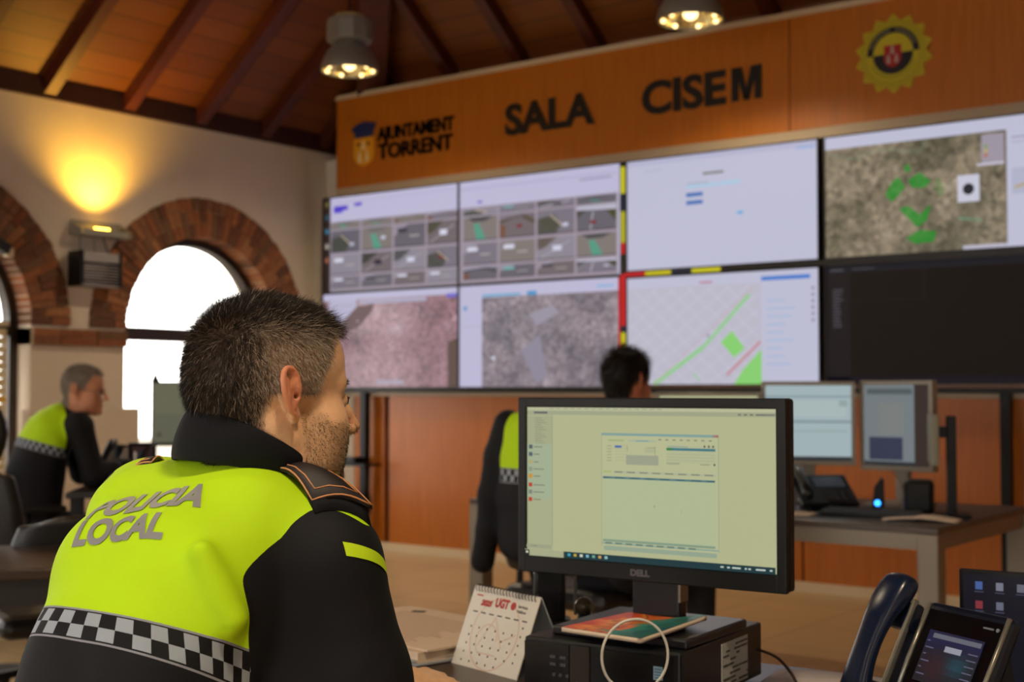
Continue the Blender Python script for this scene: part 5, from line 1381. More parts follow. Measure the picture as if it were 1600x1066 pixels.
def strands(name, pts, dirs, lens, wid, cols, parent, seed=0, curl=.25, grav=0.0, seg=3):
    """many short hairs as thin curved blades in one mesh"""
    rng = np.random.default_rng(seed); n = len(pts)
    side = np.cross(dirs, rng.normal(size=(n, 3))); side /= np.linalg.norm(side, axis=1)[:, None]
    bend = rng.normal(size=(n, 3)) * curl; bend[:, 2] -= grav
    V = []; 
    for k in range(seg + 1):
        t = k / seg
        c = pts + dirs * (lens * t)[:, None] + bend * (lens * t * t)[:, None] * .5
        w = (wid * (1 - .75 * t))[:, None] * side * .5
        V.append(c - w); V.append(c + w)
    V = np.stack(V, 1).reshape(-1, 3); b0 = (np.arange(n) * 2 * (seg + 1))[:, None]
    F = np.concatenate([b0 + np.array([2 * k, 2 * k + 1, 2 * k + 3, 2 * k + 2]) for k in range(seg)])
    return mesh_obj(name, V, F, M_HAIR, parent, cols=np.repeat(cols, 2 * (seg + 1), axis=0))
def sample(V, Fq, wfn, n, rng):
    """n random points on the mesh where wfn accepts"""
    A3 = V[Fq]; cen = A3.mean(1); w = wfn(cen); ar = np.linalg.norm(np.cross(A3[:, 2] - A3[:, 0], A3[:, 3] - A3[:, 1]), axis=1) * w
    idx = rng.choice(len(Fq), n, p=ar / ar.sum()); uv = rng.random((n, 2))
    a = A3[idx]; p = (a[:, 0] * (1 - uv[:, :1]) + a[:, 1] * uv[:, :1]) * (1 - uv[:, 1:]) + (a[:, 3] * (1 - uv[:, :1]) + a[:, 2] * uv[:, :1]) * uv[:, 1:]
    return p, idx
def mixc(a, b, t): return a * (1 - t[:, None]) + b * t[:, None]
def lc(h): return np.array(lin(h)[:3])
def hand_sdf(P, wrist, fdir, up, s, curl=.35, spread=.05, scale=1.0, thumb_in=.5):
    """one relaxed hand: palm plus four unequal bent fingers and a side thumb; s=+1 thumb to the left of fdir"""
    f = _v(Vector(fdir).normalized()); u = _v(up); l = np.cross(u, f); l /= np.linalg.norm(l); u = np.cross(f, l)
    W = _v(wrist); S = scale
    def T(a, b, c): return W + f * a * S + l * b * S * s + u * c * S
    M_ = np.stack([f, l, u], 1)
    d = ell(P, T(.045, 0, 0), (.052 * S, .040 * S, .016 * S), M_)
    d = smin(d, rcone(P, T(-.02, 0, 0), T(.03, 0, 0), .026 * S, .022 * S), .02)
    rest = []
    for i, (ln, b0) in enumerate(((.072, .029), (.080, .010), (.074, -.010), (.058, -.028))):
        a0 = T(.078, b0, .004); cu = curl * (1 + .12 * i); dv = b0 * spread * 4
        p1 = T(.078 + .5 * ln * math.cos(cu), b0 + dv * .5, .004 - .5 * ln * math.sin(cu) * .5)
        cu2 = cu * 2.1
        p2 = p1 + (f * math.cos(cu2) - u * math.sin(cu2)) * .28 * ln * S
        cu3 = cu * 3.0; p3 = p2 + (f * math.cos(cu3) - u * math.sin(cu3)) * .24 * ln * S
        e = rcone(P, T(.05, b0 * .9, .003), a0, .0095 * S, .0102 * S)
        e = smin(e, rcone(P, a0, p1, .0098 * S, .0086 * S), .003)
        e = smin(e, rcone(P, p1, p2, .0087 * S, .0078 * S), .002); e = smin(e, rcone(P, p2, p3, .0078 * S, .0066 * S), .002)
        d = smin(d, e, .006)
    t0 = T(.015, .028, -.004); t1 = T(.045, .05, -.012); t2 = T(.068, .055 - .02 * thumb_in, -.02); t3 = T(.088, .052 - .03 * thumb_in, -.024)
    th = smin(rcone(P, t0, t1, .014 * S, .0115 * S), rcone(P, t1, t2, .0115 * S, .0098 * S), .004); th = smin(th, rcone(P, t2, t3, .0098 * S, .0075 * S), .003)
    return smin(d, th, .010)
def loft_sdf(P, secs, f, l):
    """torso: sections (centre, half width, half depth) along the spine, f forward, l left"""
    out = None; f = _v(f); l = _v(l)
    best = np.full(len(P), 1e9, np.float32)
    for (c0, a0, b0), (c1, a1, b1) in zip(secs[:-1], secs[1:]):
        c0 = _v(c0); c1 = _v(c1); d = c1 - c0; L2 = float(d @ d)
        # forward axis kept square to the spine
        dn = d / math.sqrt(L2); ff = f - dn * float(f @ dn); ff /= np.linalg.norm(ff); ll = np.cross(dn, ff)
        t = np.clip((P - c0) @ d / L2, 0, 1)
        q = P - c0 - t[:, None] * d
        a = a0 + t * (a1 - a0); b_ = b0 + t * (b1 - b0)
        u = np.abs(q @ ll) / a; v = np.abs(q @ ff) / b_; w = (q @ dn) / np.minimum(a, b_)
        r = (u ** 2.4 + v ** 2.4 + np.abs(w) ** 2.4) ** (1 / 2.4)
        best = smin(best, (r - 1) * np.minimum(a, b_), .02)
    return best
# ---- jacket cloth: colour zones come from smooth fields stored on the mesh, cut sharp in the shader
def jacket_mat():
    m = mat('police_jacket', '#101015', .75, sheen=.0, spec=.3)
    nt = m.node_tree; b = nt.nodes['Principled BSDF']; N = nt.nodes.new; K = nt.links.new
    def att(n):
        a = N('ShaderNodeAttribute'); a.attribute_name = n; return a.outputs['Fac']
    def mth(op, a, b_=None, c=None):
        x = N('ShaderNodeMath'); x.operation = op
        for i, v in enumerate((a, b_, c)):
            if v is None: continue
            if isinstance(v, (int, float)): x.inputs[i].default_value = v
            else: K(v, x.inputs[i])
        return x.outputs[0]
    def mixc_(f, a, c):
        x = N('ShaderNodeMix'); x.data_type = 'RGBA'; K(f, x.inputs['Factor'])
        for nm, v in (('A', a), ('B', c)):
            if isinstance(v, str): x.inputs[nm].default_value = lin(v)
            else: K(v, x.inputs[nm])
        return x.outputs['Result']
    seam, bv, bu = att('seam'), att('bandv'), att('bandu')
    # bandv: 0 at the bottom of the checked band, metres upward
    body = mth('GREATER_THAN', seam, 0)                      # 1 on the torso panel
    yel = mth('MULTIPLY', body, mth('GREATER_THAN', bv, .052))
    inb = mth('MULTIPLY', body, mth('MULTIPLY', mth('GREATER_THAN', bv, 0), mth('LESS_THAN', bv, .052)))
    piping = mth('MAXIMUM', mth('LESS_THAN', mth('ABSOLUTE', mth('SUBTRACT', bv, .0015)), .0018), mth('LESS_THAN', mth('ABSOLUTE', mth('SUBTRACT', bv, .0505)), .0016))
    cv = mth('FLOOR', mth('DIVIDE', mth('SUBTRACT', bv, .006), .0205)); cu = mth('FLOOR', mth('DIVIDE', bu, .0205))
    chk = mth('MODULO', mth('ABSOLUTE', mth('ADD', cv, cu)), 2)
    row = mth('MULTIPLY', mth('GREATER_THAN', bv, .006), mth('LESS_THAN', bv, .047))
    chk = mth('MULTIPLY', mth('GREATER_THAN', chk, .5), row)
    c1 = mixc_(chk, '#0d0d12', '#9aa3b0'); c1 = mixc_(piping, c1, '#8d8f9a')
    tc = N('ShaderNodeTexCoord'); n = N('ShaderNodeTexNoise'); n.inputs['Scale'].default_value = 3; K(tc.outputs['Object'], n.inputs['Vector'])
    ycol = mixc_(n.outputs['Fac'], '#b2de0a', '#bfe80e')
    col = mixc_(inb, '#0e0e14', c1); col = mixc_(yel, col, ycol)
    K(col, b.inputs['Base Color'])
    n2 = N('ShaderNodeTexNoise'); n2.inputs['Scale'].default_value = 900; K(tc.outputs['Object'], n2.inputs['Vector'])
    bp = N('ShaderNodeBump'); bp.inputs['Strength'].default_value = .12; bp.inputs['Distance'].default_value = .002
    stl = mth('ABSOLUTE', seam); groove = mth('MULTIPLY', mth('LESS_THAN', stl, .0015), mth('GREATER_THAN', bv, -9))
    hgt = mth('SUBTRACT', n2.outputs['Fac'], mth('MULTIPLY', groove, 2.5)); K(hgt, bp.inputs['Height']); K(bp.outputs[0], b.inputs['Normal'])
    return m
M_JACKET = jacket_mat()
M_NAVY = mat('navy_cloth', '#101016', .8, bump=.05, bscale=700, spec=.25)
M_TROUSER = mat('navy_trousers', '#14141b', .85)
# ------------------------------------------------------------------ the officer in front
OB = Vector((-.50, 1.60, 0))                       # foot of the thing in the photographer's frame
off = thing('person', 'police officer in yellow and black jacket reading POLICIA LOCAL, seated closest, seen from behind', 'person', C(OB.x, OB.y, 0), YAW)
OBn = np.array(OB)
HC = np.array((-.2985, 1.66, 1.236)); HS = .975; HM = rotframe(R(48), R(0)) * HS; HI = HM / HS ** 2
TAZ = R(33)
tf = np.array((math.sin(TAZ), math.cos(TAZ), 0)); tr = np.array((tf[1], -tf[0], 0)); tl = -tr
NB = np.array((-.345, 1.70, 1.125))
lean = np.array((math.sin(R(42)), math.cos(R(42)), 0))
def TP(back, z, side=0): return NB * (1, 1, 0) - lean * back + tr * side + np.array((0, 0, z))
SECS = [(TP(.26, .68, .06), .122, .13), (TP(.225, .82, .06), .124, .122), (TP(.178, .93, .055), .128, .117), (TP(.120, 1.01, .045), .134, .108), (TP(.065, 1.055, .03), .130, .085), (TP(.025, 1.092, .0), .098, .060), (TP(.0, 1.11), .060, .048)]
SR = np.array((-.222, 1.600, 1.043)); SL = np.array((-.488, 1.80, 1.088))
ER = np.array((-.150, 1.60, .775)); WR = np.array((-.185, 1.845, .825))
EL = np.array((-.42, 1.93, .78)); WL = np.array((-.20, 2.08, .79))
def jacket_off(P, inset=0.0, arms=True):
    d = loft_sdf(P, SECS, tf, tl)
    for S_, E_, W_ in ((SR, ER, WR), (SL, EL, WL)):
        top = NB + (S_ - NB) * .35 + np.array((0, 0, -.028))
        d = smin(d, rcone(P, top, S_, .060, .058), .045)
        arm = rcone(P, S_, S_ + (E_ - S_) * .5, .066, .063)
        arm = smin(arm, rcone(P, S_ + (E_ - S_) * .5, E_, .063, .060), .02)
        arm = smin(arm, rcone(P, E_, W_, .058, .043), .025)
        d = smin(d, arm, .028)
    d = smin(d, rcone(P, NB + np.array((-.05, .02, -.018)), SL + np.array((.03, 0, .004)), .050, .058), .03)
    d = smin(d, rcone(P, TP(.060, 1.080, -.115), TP(.060, 1.078, .095), .062, .060), .05)
    d = smin(d, rcone(P, TP(.05, .98, .15), TP(.07, .80, .17), .045, .05), .03)
    d = smin(d, ell(P, NB + np.array((-.01, -.0, -.01)), (.085, .085, .045)), .03)
    # shoulder blades and cloth folds
    d = smin(d, ell(P, TP(.150, 1.03, .085), (.055, .06, .065)), .05)
    d = smin(d, ell(P, TP(.150, 1.03, -.05), (.055, .06, .065)), .05)
    def sq(s, q, z): return NB * (1, 1, 0) + tr * s + tf * q + np.array((0, 0, z))
    for (a, b_, r_) in ((sq(.112, -.252, 1.085), sq(.158, -.252, .995), .011), (sq(.020, -.300, 1.02), sq(.060, -.312, .960), .010)):
        d = smax(d, -rcone(P, a, b_, r_ * .6, r_), .032)
    d = smin(d, rcone(P, sq(.140, -.200, 1.075), sq(.168, -.180, 1.00), .010, .012), .03)
    # creases on the upper arm
    for (a, b_) in ((sq(.25, -.06, .99), sq(.22, -.10, .93)), (sq(.272, -.02, .95), sq(.24, -.085, .885))): d = smax(d, -rcone(P, a, b_, .006, .009), .025)
    return d + inset
JV, JF = net(lambda P: jacket_off(P), (-.86, 1.25, .52), (.10, 2.25, 1.30), .0045)
JV, JF = keep_largest(JV, JF); JV = relax(JV, JF, 2)
J_BVH = BVHTree.FromPolygons([tuple(v) for v in JV], [tuple(f) for f in JF.tolist()])

#FITSTOP
def jacket_fields(V, nb, tr_, tf_, sc=1.0, cut=1.0):
    s = (V - nb) @ tr_ / sc; q = (V - nb) @ tf_ / sc; z = (V[:, 2] - nb[2]) / sc + 1.125
    a = np.abs(s)
    sm = np.interp(z, [.88, .96, 1.0, 1.04, 1.065, 1.09, 1.11, 1.14, 1.18], [.22, .22, .22, .20, .165, .163, .170, .186, .20])
    fr = np.clip((q + .045) / .04, 0, 1); sm = sm + .045 * fr * fr * (3 - 2 * fr)
    qs = np.interp(z, [.94, .98, 1.03, 1.06], [-.122, -.138, -.149, -.125]); side = np.clip((q - qs) / .02, 0, 1) * np.clip((1.068 - z) / .03, 0, 1); 
    zt = .901 - .415 * q; zb = .8385 - .5 * q; bv = .052 * (z - zb) / np.maximum(zt - zb, .02)
    ang = np.arctan2(s / .2, -(q + .153) / .14)
    sd_ = np.minimum(rcone(V, SR, ER, .066, .063), rcone(V, SL, EL, .066, .063)) - .078 + np.clip(z - 1.045, 0, 1) * 1.8 + (0 if cut else 9)
    return dict(seam=np.minimum(sm - a, sd_), bandv=bv, bandu=ang * .176)
F_ = jacket_fields(JV, NB, tr, tf)
def smooth_field(v, Fq, it):
    for _ in range(it):
        s = v.copy(); c = np.ones(len(v))
        for k in range(4): np.add.at(s, Fq[:, k], v[Fq[:, (k + 1) % 4]]); np.add.at(c, Fq[:, k], 1)
        v = s / c
    return v
F_['seam'] = smooth_field(np.clip(F_['seam'], -.05, .05), JF, 10)
jk = mesh_obj('jacket', JV - OBn, JF, M_JACKET, off, attrs=F_); jk['label'] = 'yellow and black jacket with a checked band'
# ---- body: head, neck, trunk, arms, hands and legs in one skin
Hn = lambda p: (np.asarray(p) - HC) @ HI
HIPS = TP(.27, .60)
KR = HIPS + tf * .46 + tr * .12 + np.array((0, 0, -.04)); KL = HIPS + tf * .46 - tr * .14 + np.array((0, 0, -.04))
FRt = KR + tf * .02 + np.array((0, 0, -.46)); FLt = KL + tf * .02 + np.array((0, 0, -.46))
HF = Vector((.80, .60, -.10)); neck_to = tuple(((NB + np.array((0, 0, -.06))) - HC) @ HI)
def body_off(P):
    Q = ((P - HC.astype(np.float32)) @ HI.astype(np.float32))
    d = np.full(len(P), 1e3, np.float32)
    m = np.linalg.norm(Q - _v((0, 0, -.02)), axis=1) < .30
    if m.any(): d[m] = head_sdf(Q[m], neck_to=neck_to, neck_r=.060)
    far = np.linalg.norm(Q - _v((0, 0, -.02)), axis=1) - .18
    d = np.where(m, d, far)
    t = loft_sdf(P, [(c, max(.03, a - .035), max(.03, b - .035)) for c, a, b in SECS[:5]], tf, tl)
    for S_, E_, W_ in ((SR, ER, WR), (SL, EL, WL)):
        t = smin(t, rcone(P, NB + np.array((0, 0, -.04)), S_, .04, .042), .04)
        t = smin(t, smin(rcone(P, S_, E_, .042, .036), rcone(P, E_, W_, .036, .026), .02), .02)
    t = smin(t, rcone(P, NB + np.array((0, 0, -.06)), NB, .055, .06), .03)
    d = smin(d, t, .012)
    d = np.minimum(d, 1e3)
    d = smin(d, hand_sdf(P, WR + np.array((.014, .022, .016)), HF, (.05, -.1, 1), 1, curl=.45, thumb_in=.6), .01)
    d = smin(d, hand_sdf(P, WL + np.array((.012, .012, 0)), (.7, .7, -.1), (0, 0, 1), -1, curl=.4), .01)
    return d
BV, BF = net(body_off, (-.80, 1.30, .60), (.12, 2.30, 1.42), .0024)
BV, BF = keep_largest(BV, BF); BV = relax(BV, BF, 1)
hp = Hn(BV)
hz = hair_zone(hp) * (hp[:, 2] > -.12) * (np.linalg.norm(hp, axis=1) < .2); bz_ = beard_zone(hp) * (np.linalg.norm(hp, axis=1) < .2)
earm = np.clip((np.abs(hp[:, 1]) - .080) / .004, 0, 1) * (np.abs(hp[:, 0] + .022) < .03) * (np.abs(hp[:, 2] - .010) < .042)
hz = hz * (1 - earm); 
skin = lc('#dfb08a'); col = np.tile(skin, (len(BV), 1))
col = mixc(col, np.tile(lc('#cb7a5c'), (len(BV), 1)), earm * .8)
isface = np.linalg.norm(hp, axis=1) < .17
red = np.clip(1 - np.linalg.norm(hp - np.array((.113, 0, -.035)), axis=1) / .025, 0, 1) * isface; col = mixc(col, np.tile(lc('#c9745a'), (len(BV), 1)), red * .6)
col = mixc(col, np.tile(lc('#8f7457'), (len(BV), 1)), bz_ * .4)
side = np.clip((np.abs(hp[:, 1]) - .045) / .03, 0, 1) * np.clip((.108 - hp[:, 2]) / .045, 0, 1) * np.clip((hp[:, 0] + .07) / .03, 0, 1)
scalp = mixc(np.tile(lc('#1c120d'), (len(BV), 1)), np.tile(lc('#94765f'), (len(BV), 1)), side)
col = mixc(col, scalp, hz * .9)
lipm = np.clip(1 - np.abs(hp[:, 2] + .0715) / .011, 0, 1) * (hp[:, 0] > .092) * (np.abs(hp[:, 1]) < .024) * isface; col = mixc(col, np.tile(lc('#a85c4c'), (len(BV), 1)), lipm * .7)
body = mesh_obj('body', BV - OBn, BF, M_SKIN, off, cols=col)
# ---- eyes, brows
def head_part(name, mb_verts_builder, HC_, HM_, OBn_, parent):
    o = mb_verts_builder
    return o
def to_world(p, HC_=HC, HM_=HM, O_=OBn): return np.asarray(p) @ HM_.T + HC_ - O_
def eyes(parent, HC_, HM_, O_):
    for s in (-1, 1):
        b = MB().use(mat('eye_white', '#e6ddd6', .15), True)
        b.ball((0, 0, 0), .0118, 10); n0 = len(b.v)
        b.use(mat('iris_brown', '#2b170d', .1), True); b.lathe([(.0062, .0), (.006, .0012), (.0001, .0022)], (0, 0, .0105), 14, Matrix.Rotation(0, 3, 'X'))
        for i in range(n0, len(b.v)):
            v = b.v[i]; b.v[i] = (v[2], v[0], v[1])
        b.v = [tuple(to_world(np.array(v) + np.array((.0815, s * .031, .0005)), HC_, HM_, O_)) for v in b.v]
        b.build('eye', parent=parent)
eyes(off, HC, HM, OBn)
rng = np.random.default_rng(4)
BN = vnormals(BV, BF); hpn = hp
inhead = (np.linalg.norm(hp, axis=1) < .19) & (hp[:, 2] > -.125)
hfaces = BF[inhead[BF].all(1)]
HVh = hpn
def head_hair(parent, HV_, HF_, zone, n, HC_, HM_, O_, name='hair', seed=3, colour=None, len_fn=None, wid=.00042):
    rng = np.random.default_rng(seed)
    p, idx = sample(HV_, HF_, zone, n, rng)
    a = HV_[HF_[idx]]; nn = np.cross(a[:, 2] - a[:, 0], a[:, 3] - a[:, 1]); nn /= np.maximum(1e-9, np.linalg.norm(nn, axis=1))[:, None]
    x, y, z = p.T
    top = np.clip((z - .075) / .03, 0, 1); sidef = 1 - top
    comb = np.stack([.9 * top + .15 * sidef, 0 * x, -.0 * top - .75 * sidef], 1)
    comb -= nn * (comb * nn).sum(1)[:, None]
    d = nn * (.55 + .35 * top)[:, None] + comb + rng.normal(size=(n, 3)) * .22
    d /= np.linalg.norm(d, axis=1)[:, None]
    L_ = len_fn(p) * rng.uniform(.7, 1.15, n)
    c = colour(p, rng)
    pw = p @ HM_.T + HC_ - O_; dw = d @ HM_.T
    return strands(name, pw.astype(float), dw, L_, np.full(n, wid) * np.random.default_rng(1).uniform(.8, 1.3, n), c, parent, seed, curl=.35, grav=.15)
def hcol(p, rng):
    x, y, z = p.T; n = len(p)
    sd = np.clip((np.abs(y) - .036) / .034, 0, 1) * np.clip((.112 - z) / .045, 0, 1) * np.clip((x + .09) / .06, 0, 1)
    g = (rng.random(n) < (.04 + .76 * sd)).astype(float)
    base = mixc(np.tile(lc('#0b0604'), (n, 1)), np.tile(lc('#3a2a20'), (n, 1)), rng.random(n) * .5 + sd * .3)
    return mixc(base, np.tile(lc('#c6b3a1'), (n, 1)), g * rng.uniform(.5, 1, n))
def hlen(p):
    x, y, z = p.T
    return .0065 + .009 * np.clip((z - .06) / .05, 0, 1) + .010 * np.clip((x - .03) / .04, 0, 1) * np.clip((z - .075) / .02, 0, 1) + .003 * np.clip((-.05 - x) / .03, 0, 1)
noear = lambda c: ((np.abs(c[:, 1]) < .0815) | (np.abs(c[:, 0] + .022) > .03)).astype(float)
head_hair(off, HVh, hfaces, lambda c: hair_zone(c) * noear(c) , 48000, HC, HM, OBn, colour=hcol, len_fn=hlen)
# stubble
p, idx = sample(HVh, hfaces, lambda c: beard_zone(c) * noear(c), 13000, rng)
a = HVh[hfaces[idx]]; nn = np.cross(a[:, 2] - a[:, 0], a[:, 3] - a[:, 1]); nn /= np.maximum(1e-9, np.linalg.norm(nn, axis=1))[:, None]
d = nn * .6 + np.array((.2, 0, -.9)) + rng.normal(size=p.shape) * .35; d /= np.linalg.norm(d, axis=1)[:, None]
g = (rng.random(len(p)) < .3).astype(float)
strands('stubble', p @ HM.T + HC - OBn, d @ HM.T, rng.uniform(.0018, .0038, len(p)), np.full(len(p), .00042), mixc(np.tile(lc('#2b1a10'), (len(p), 1)), np.tile(lc('#9c8468'), (len(p), 1)), g), off, 5, seg=2)
# brows and lashes
for s in (-1, 1):
    n = 260; u = rng.random(n); q_ = np.stack([.100 - .022 * u ** 1.5 + 0 * u, s * (.014 + .034 * u), .019 + .006 * np.sin(u * 2.6) + rng.normal(size=n) * .0014], 1)
    dd = np.stack([-.25 + .5 * (1 - u) * 0 + 0 * u, s * (.9 + 0 * u), .25 - .4 * u], 1) + rng.normal(size=(n, 3)) * .2; dd /= np.linalg.norm(dd, axis=1)[:, None]
    strands('eyebrow', q_ @ HM.T + HC - OBn, dd @ HM.T, np.full(n, .008), np.full(n, .0005), np.tile(lc('#1a0f0a'), (n, 1)), off, 6)
    n = 60; u = rng.random(n); q_ = np.stack([.0945 - .004 * (u - .4) ** 2 * 6, s * (.021 + .020 * u), .0025 + .002 * np.sin(u * 3)], 1)
    dd = np.tile(np.array((.85, 0, -.1)), (n, 1)) + rng.normal(size=(n, 3)) * .15; dd /= np.linalg.norm(dd, axis=1)[:, None]
    strands('eyelashes', q_ @ HM.T + HC - OBn, dd @ HM.T, np.full(n, .0045), np.full(n, .0004), np.tile(lc('#120a08'), (n, 1)), off, 7)
# ---- collar
def collar(parent, cb, ct, rb, rt_, az, zb, zt, tb, tt, O_, n=48, m=None, gap=R(22)):
    """stand-up collar open at the front; az its forward azimuth, tb/tt how far the front dips"""
    f = np.array((math.sin(az), math.cos(az), 0)); r_ = np.array((f[1], -f[0], 0)); rings = []
    for (lvl, th) in ((0, 0), (.35, 0), (.75, 0), (1, 0), (1, 1), (.6, 1), (0, 1)):
        ring = []
        for k in range(n + 1):
            a = gap + (2 * PI - 2 * gap) * k / n
            c = np.asarray(cb) * (1 - lvl) + np.asarray(ct) * lvl; rr = rb * (1 - lvl) + rt_ * lvl + .006 * math.sin(PI * lvl) * (1 - th) - th * .004
            z = (zb - tb * math.cos(a)) * (1 - lvl) + (zt - tt * math.cos(a)) * lvl
            p = c * np.array((1, 1, 0)) + (f * math.cos(a) + r_ * math.sin(a)) * rr + np.array((0, 0, z)); ring.append(tuple(p - O_))
        rings.append(ring)
    b = MB().use(m or M_NAVY, True); vs = [p for rg in rings for p in rg]; fs = []; N1 = n + 1; Rn = len(rings)
    for i in range(Rn):
        j = (i + 1) % Rn
        for k in range(n): fs.append((i * N1 + k, i * N1 + k + 1, j * N1 + k + 1, j * N1 + k))
    fs.append(tuple(i * N1 for i in range(Rn))); fs.append(tuple(i * N1 + n for i in range(Rn)))
    b.add(vs, fs); o = b.build('collar', parent=parent); md = o.modifiers.new('s', 'SUBSURF'); md.levels = 1; md.render_levels = 2
    return o
collar(off, (-.332, 1.675, 0), (-.320, 1.650, 0), .093, .080, R(50), 1.148, 1.187, .016, .042, OBn)
# ---- lettering on the back
tdir = -(tf * .75 - np.array((0, 0, .66))); tdir /= np.linalg.norm(tdir)
tup = tf * .66 + np.array((0, 0, .75)); tup /= np.linalg.norm(tup)
def jacket_decal(name, me_v, me_f, o_s, o_u, e1, e2, bvh, nb, tr_, tdir_, tup_, O_, m, parent, eps=.0012, z0=1.0):
    vs = []; 
    for (x, y) in me_v:
        s = o_s + e1[0] * x + e2[0] * y; u = o_u + e1[1] * x + e2[1] * y
        base = nb * np.array((1, 1, 0)) + np.array((0, 0, z0)) + tr_ * s + tup_ * u
        h = bvh.ray_cast(Vector(base + tdir_ * .6), Vector(-tdir_))
        if h[0] is None: vs.append(None); continue
        vs.append(tuple(np.array(h[0]) + np.array(h[1]) * eps - O_))
    fs = [f for f in me_f if all(vs[i] is not None for i in f)]; vs = [v if v is not None else (0, 0, 0) for v in vs]
    b = MB().use(m, True); b.add(vs, fs); return b.build(name, parent=parent, fix=False)
M_REFLECT = mat('reflective_grey', '#8e8e92', .5, metal=.1)
def text_flat(txt, bold=.045, cuts=True, shear=0):
    me = text_mesh(txt, 1.0, bold, 0, shear)
    bm = bmesh.new(); bm.from_mesh(me); bmesh.ops.triangulate(bm, faces=bm.faces)
    for _ in range(3):
        es = [e for e in bm.edges if e.calc_length() > .12]
        if not es: break
        bmesh.ops.subdivide_edges(bm, edges=es, cuts=1); bmesh.ops.triangulate(bm, faces=bm.faces)
    bmesh.ops.remove_doubles(bm, verts=bm.verts, dist=1e-5)
    x0 = min(v.co.x for v in bm.verts); x1 = max(v.co.x for v in bm.verts)
    vs = [((v.co.x - x0) / (x1 - x0), v.co.y / .70) for v in bm.verts]; fs = [[v.index for v in f.verts] for f in bm.faces]; bm.free(); bpy.data.meshes.remove(me)
    return vs, fs
tv, tfc = text_flat('POLICIA'); jacket_decal('lettering', tv, tfc, -.074, -.047, (.166, .032), (-.013, .038), J_BVH, NB, tr, tdir, tup, OBn, M_REFLECT, off)
tv, tfc = text_flat('LOCAL'); jacket_decal('lettering', tv, tfc, -.060, -.088, (.144, .016), (-.012, .035), J_BVH, NB, tr, tdir, tup, OBn, M_REFLECT, off)
# ---- shoulder boards and sleeve tabs
def TW(s, q, z, sgn=1): return NB * (1, 1, 0) + tr * s * sgn + tf * q + np.array((0, 0, z))
M_PIPE = mat('board_piping', '#c98a5a', .5); M_BOARD = mat('shoulder_board', '#1a1116', .6)
for sg in (1, -1):
    c4 = [(.108, -.050, 1.157), (.126, -.008, 1.150), (.206, .010, 1.112), (.166, -.052, 1.121)]       # inner near, inner far, outer far, outer near
    if sg < 0: c4 = [(s_, q_, z_ + .0) for s_, q_, z_ in c4]
    n = 8; b = MB().use(M_BOARD, True); vs = []
    for i in range(n + 1):
        for j in range(n + 1):
            u, v = i / n, j / n; p = [((1 - u) * ((1 - v) * c4[0][k] + v * c4[1][k]) + u * ((1 - v) * c4[3][k] + v * c4[2][k])) for k in range(3)]
            p[2] += .010 * math.sin(PI * v) + .012 * math.sin(PI * u) ; vs.append(tuple(TW(*p, sg) - OBn))
    k_ = len(vs); vs2 = [(x, y, z - .005) for x, y, z in vs]; fs = []
    for i in range(n):
        for j in range(n):
            a = i * (n + 1) + j; fs += [(a, a + 1, a + n + 2, a + n + 1), (k_ + a, k_ + a + n + 1, k_ + a + n + 2, k_ + a + 1)]
    rim = [i * (n + 1) for i in range(n + 1)] + [n * (n + 1) + j for j in range(1, n + 1)] + [i * (n + 1) + n for i in range(n - 1, -1, -1)] + [j for j in range(n - 1, 0, -1)]
    for a, c_ in zip(rim, rim[1:] + rim[:1]): fs.append((a, c_, k_ + c_, k_ + a))
    b.add(vs + vs2, fs); ob = b.build('shoulder_board', parent=off)
    b = MB().use(M_PIPE, True); b.tube([vs[i] for i in rim], .0011, 6, closed=True)
    ins = [tuple(Vector(vs[(n + 1) * i + j]) + Vector((0, 0, .001))) for i, j in [(1, 1), (3, 1), (5, 1), (7, 1), (7, 3), (7, 5), (7, 7), (5, 7), (3, 7)]]
    b.tube(ins, .0009, 6); b.build('piping', parent=ob)['label'] = 'orange and cream piping'
    # cloth loop under the end of the board
    b = MB().use(M_NAVY, True); lo_, hi_ = [], []
    for j in range(9):
        v = j / 8; hi_.append(vs2[(n - 1) * (n + 1) + min(n, j)]); hp_ = Vector(hi_[-1]) + Vector(tuple(OBn)) + Vector(tuple(tr * sg * .008)); nr = J_BVH.find_nearest(hp_ + Vector((0, 0, -.03)))
        lo_.append(tuple(np.array(nr[0]) - OBn))
    b.add(hi_ + lo_, [(j, j + 1, 10 + j, 9 + j) for j in range(8)]); ob2 = b.build('board_loop', parent=off); md = ob2.modifiers.new('th', 'SOLIDIFY'); md.thickness = .004; md.offset = 0
    # fluorescent tab on the sleeve
    b = MB().use(mat('tab_yellow', '#c6ea10', .7), True); n = 10; vs = []; q4 = [(.214, -.052, 1.0765), (.262, .040, 1.052), (.268, .040, 1.038), (.220, -.052, 1.060)]
    for i in range(n + 1):
        for j in range(4):
            u, v = i / n, j / 3; p = [((1 - u) * ((1 - v) * q4[0][k] + v * q4[3][k]) + u * ((1 - v) * q4[1][k] + v * q4[2][k])) for k in range(3)]
            nr = J_BVH.find_nearest(Vector(tuple(TW(*p, sg)))); vs.append(tuple(np.array(nr[0]) + np.array(nr[1]) * .0013 - OBn))
    b.add(vs, [(i * 4 + j, i * 4 + j + 1, i * 4 + j + 5, i * 4 + j + 4) for i in range(n) for j in range(3)]); o = b.build('sleeve_tab', parent=off, fix=False); o['label'] = 'fluorescent yellow sleeve tab'
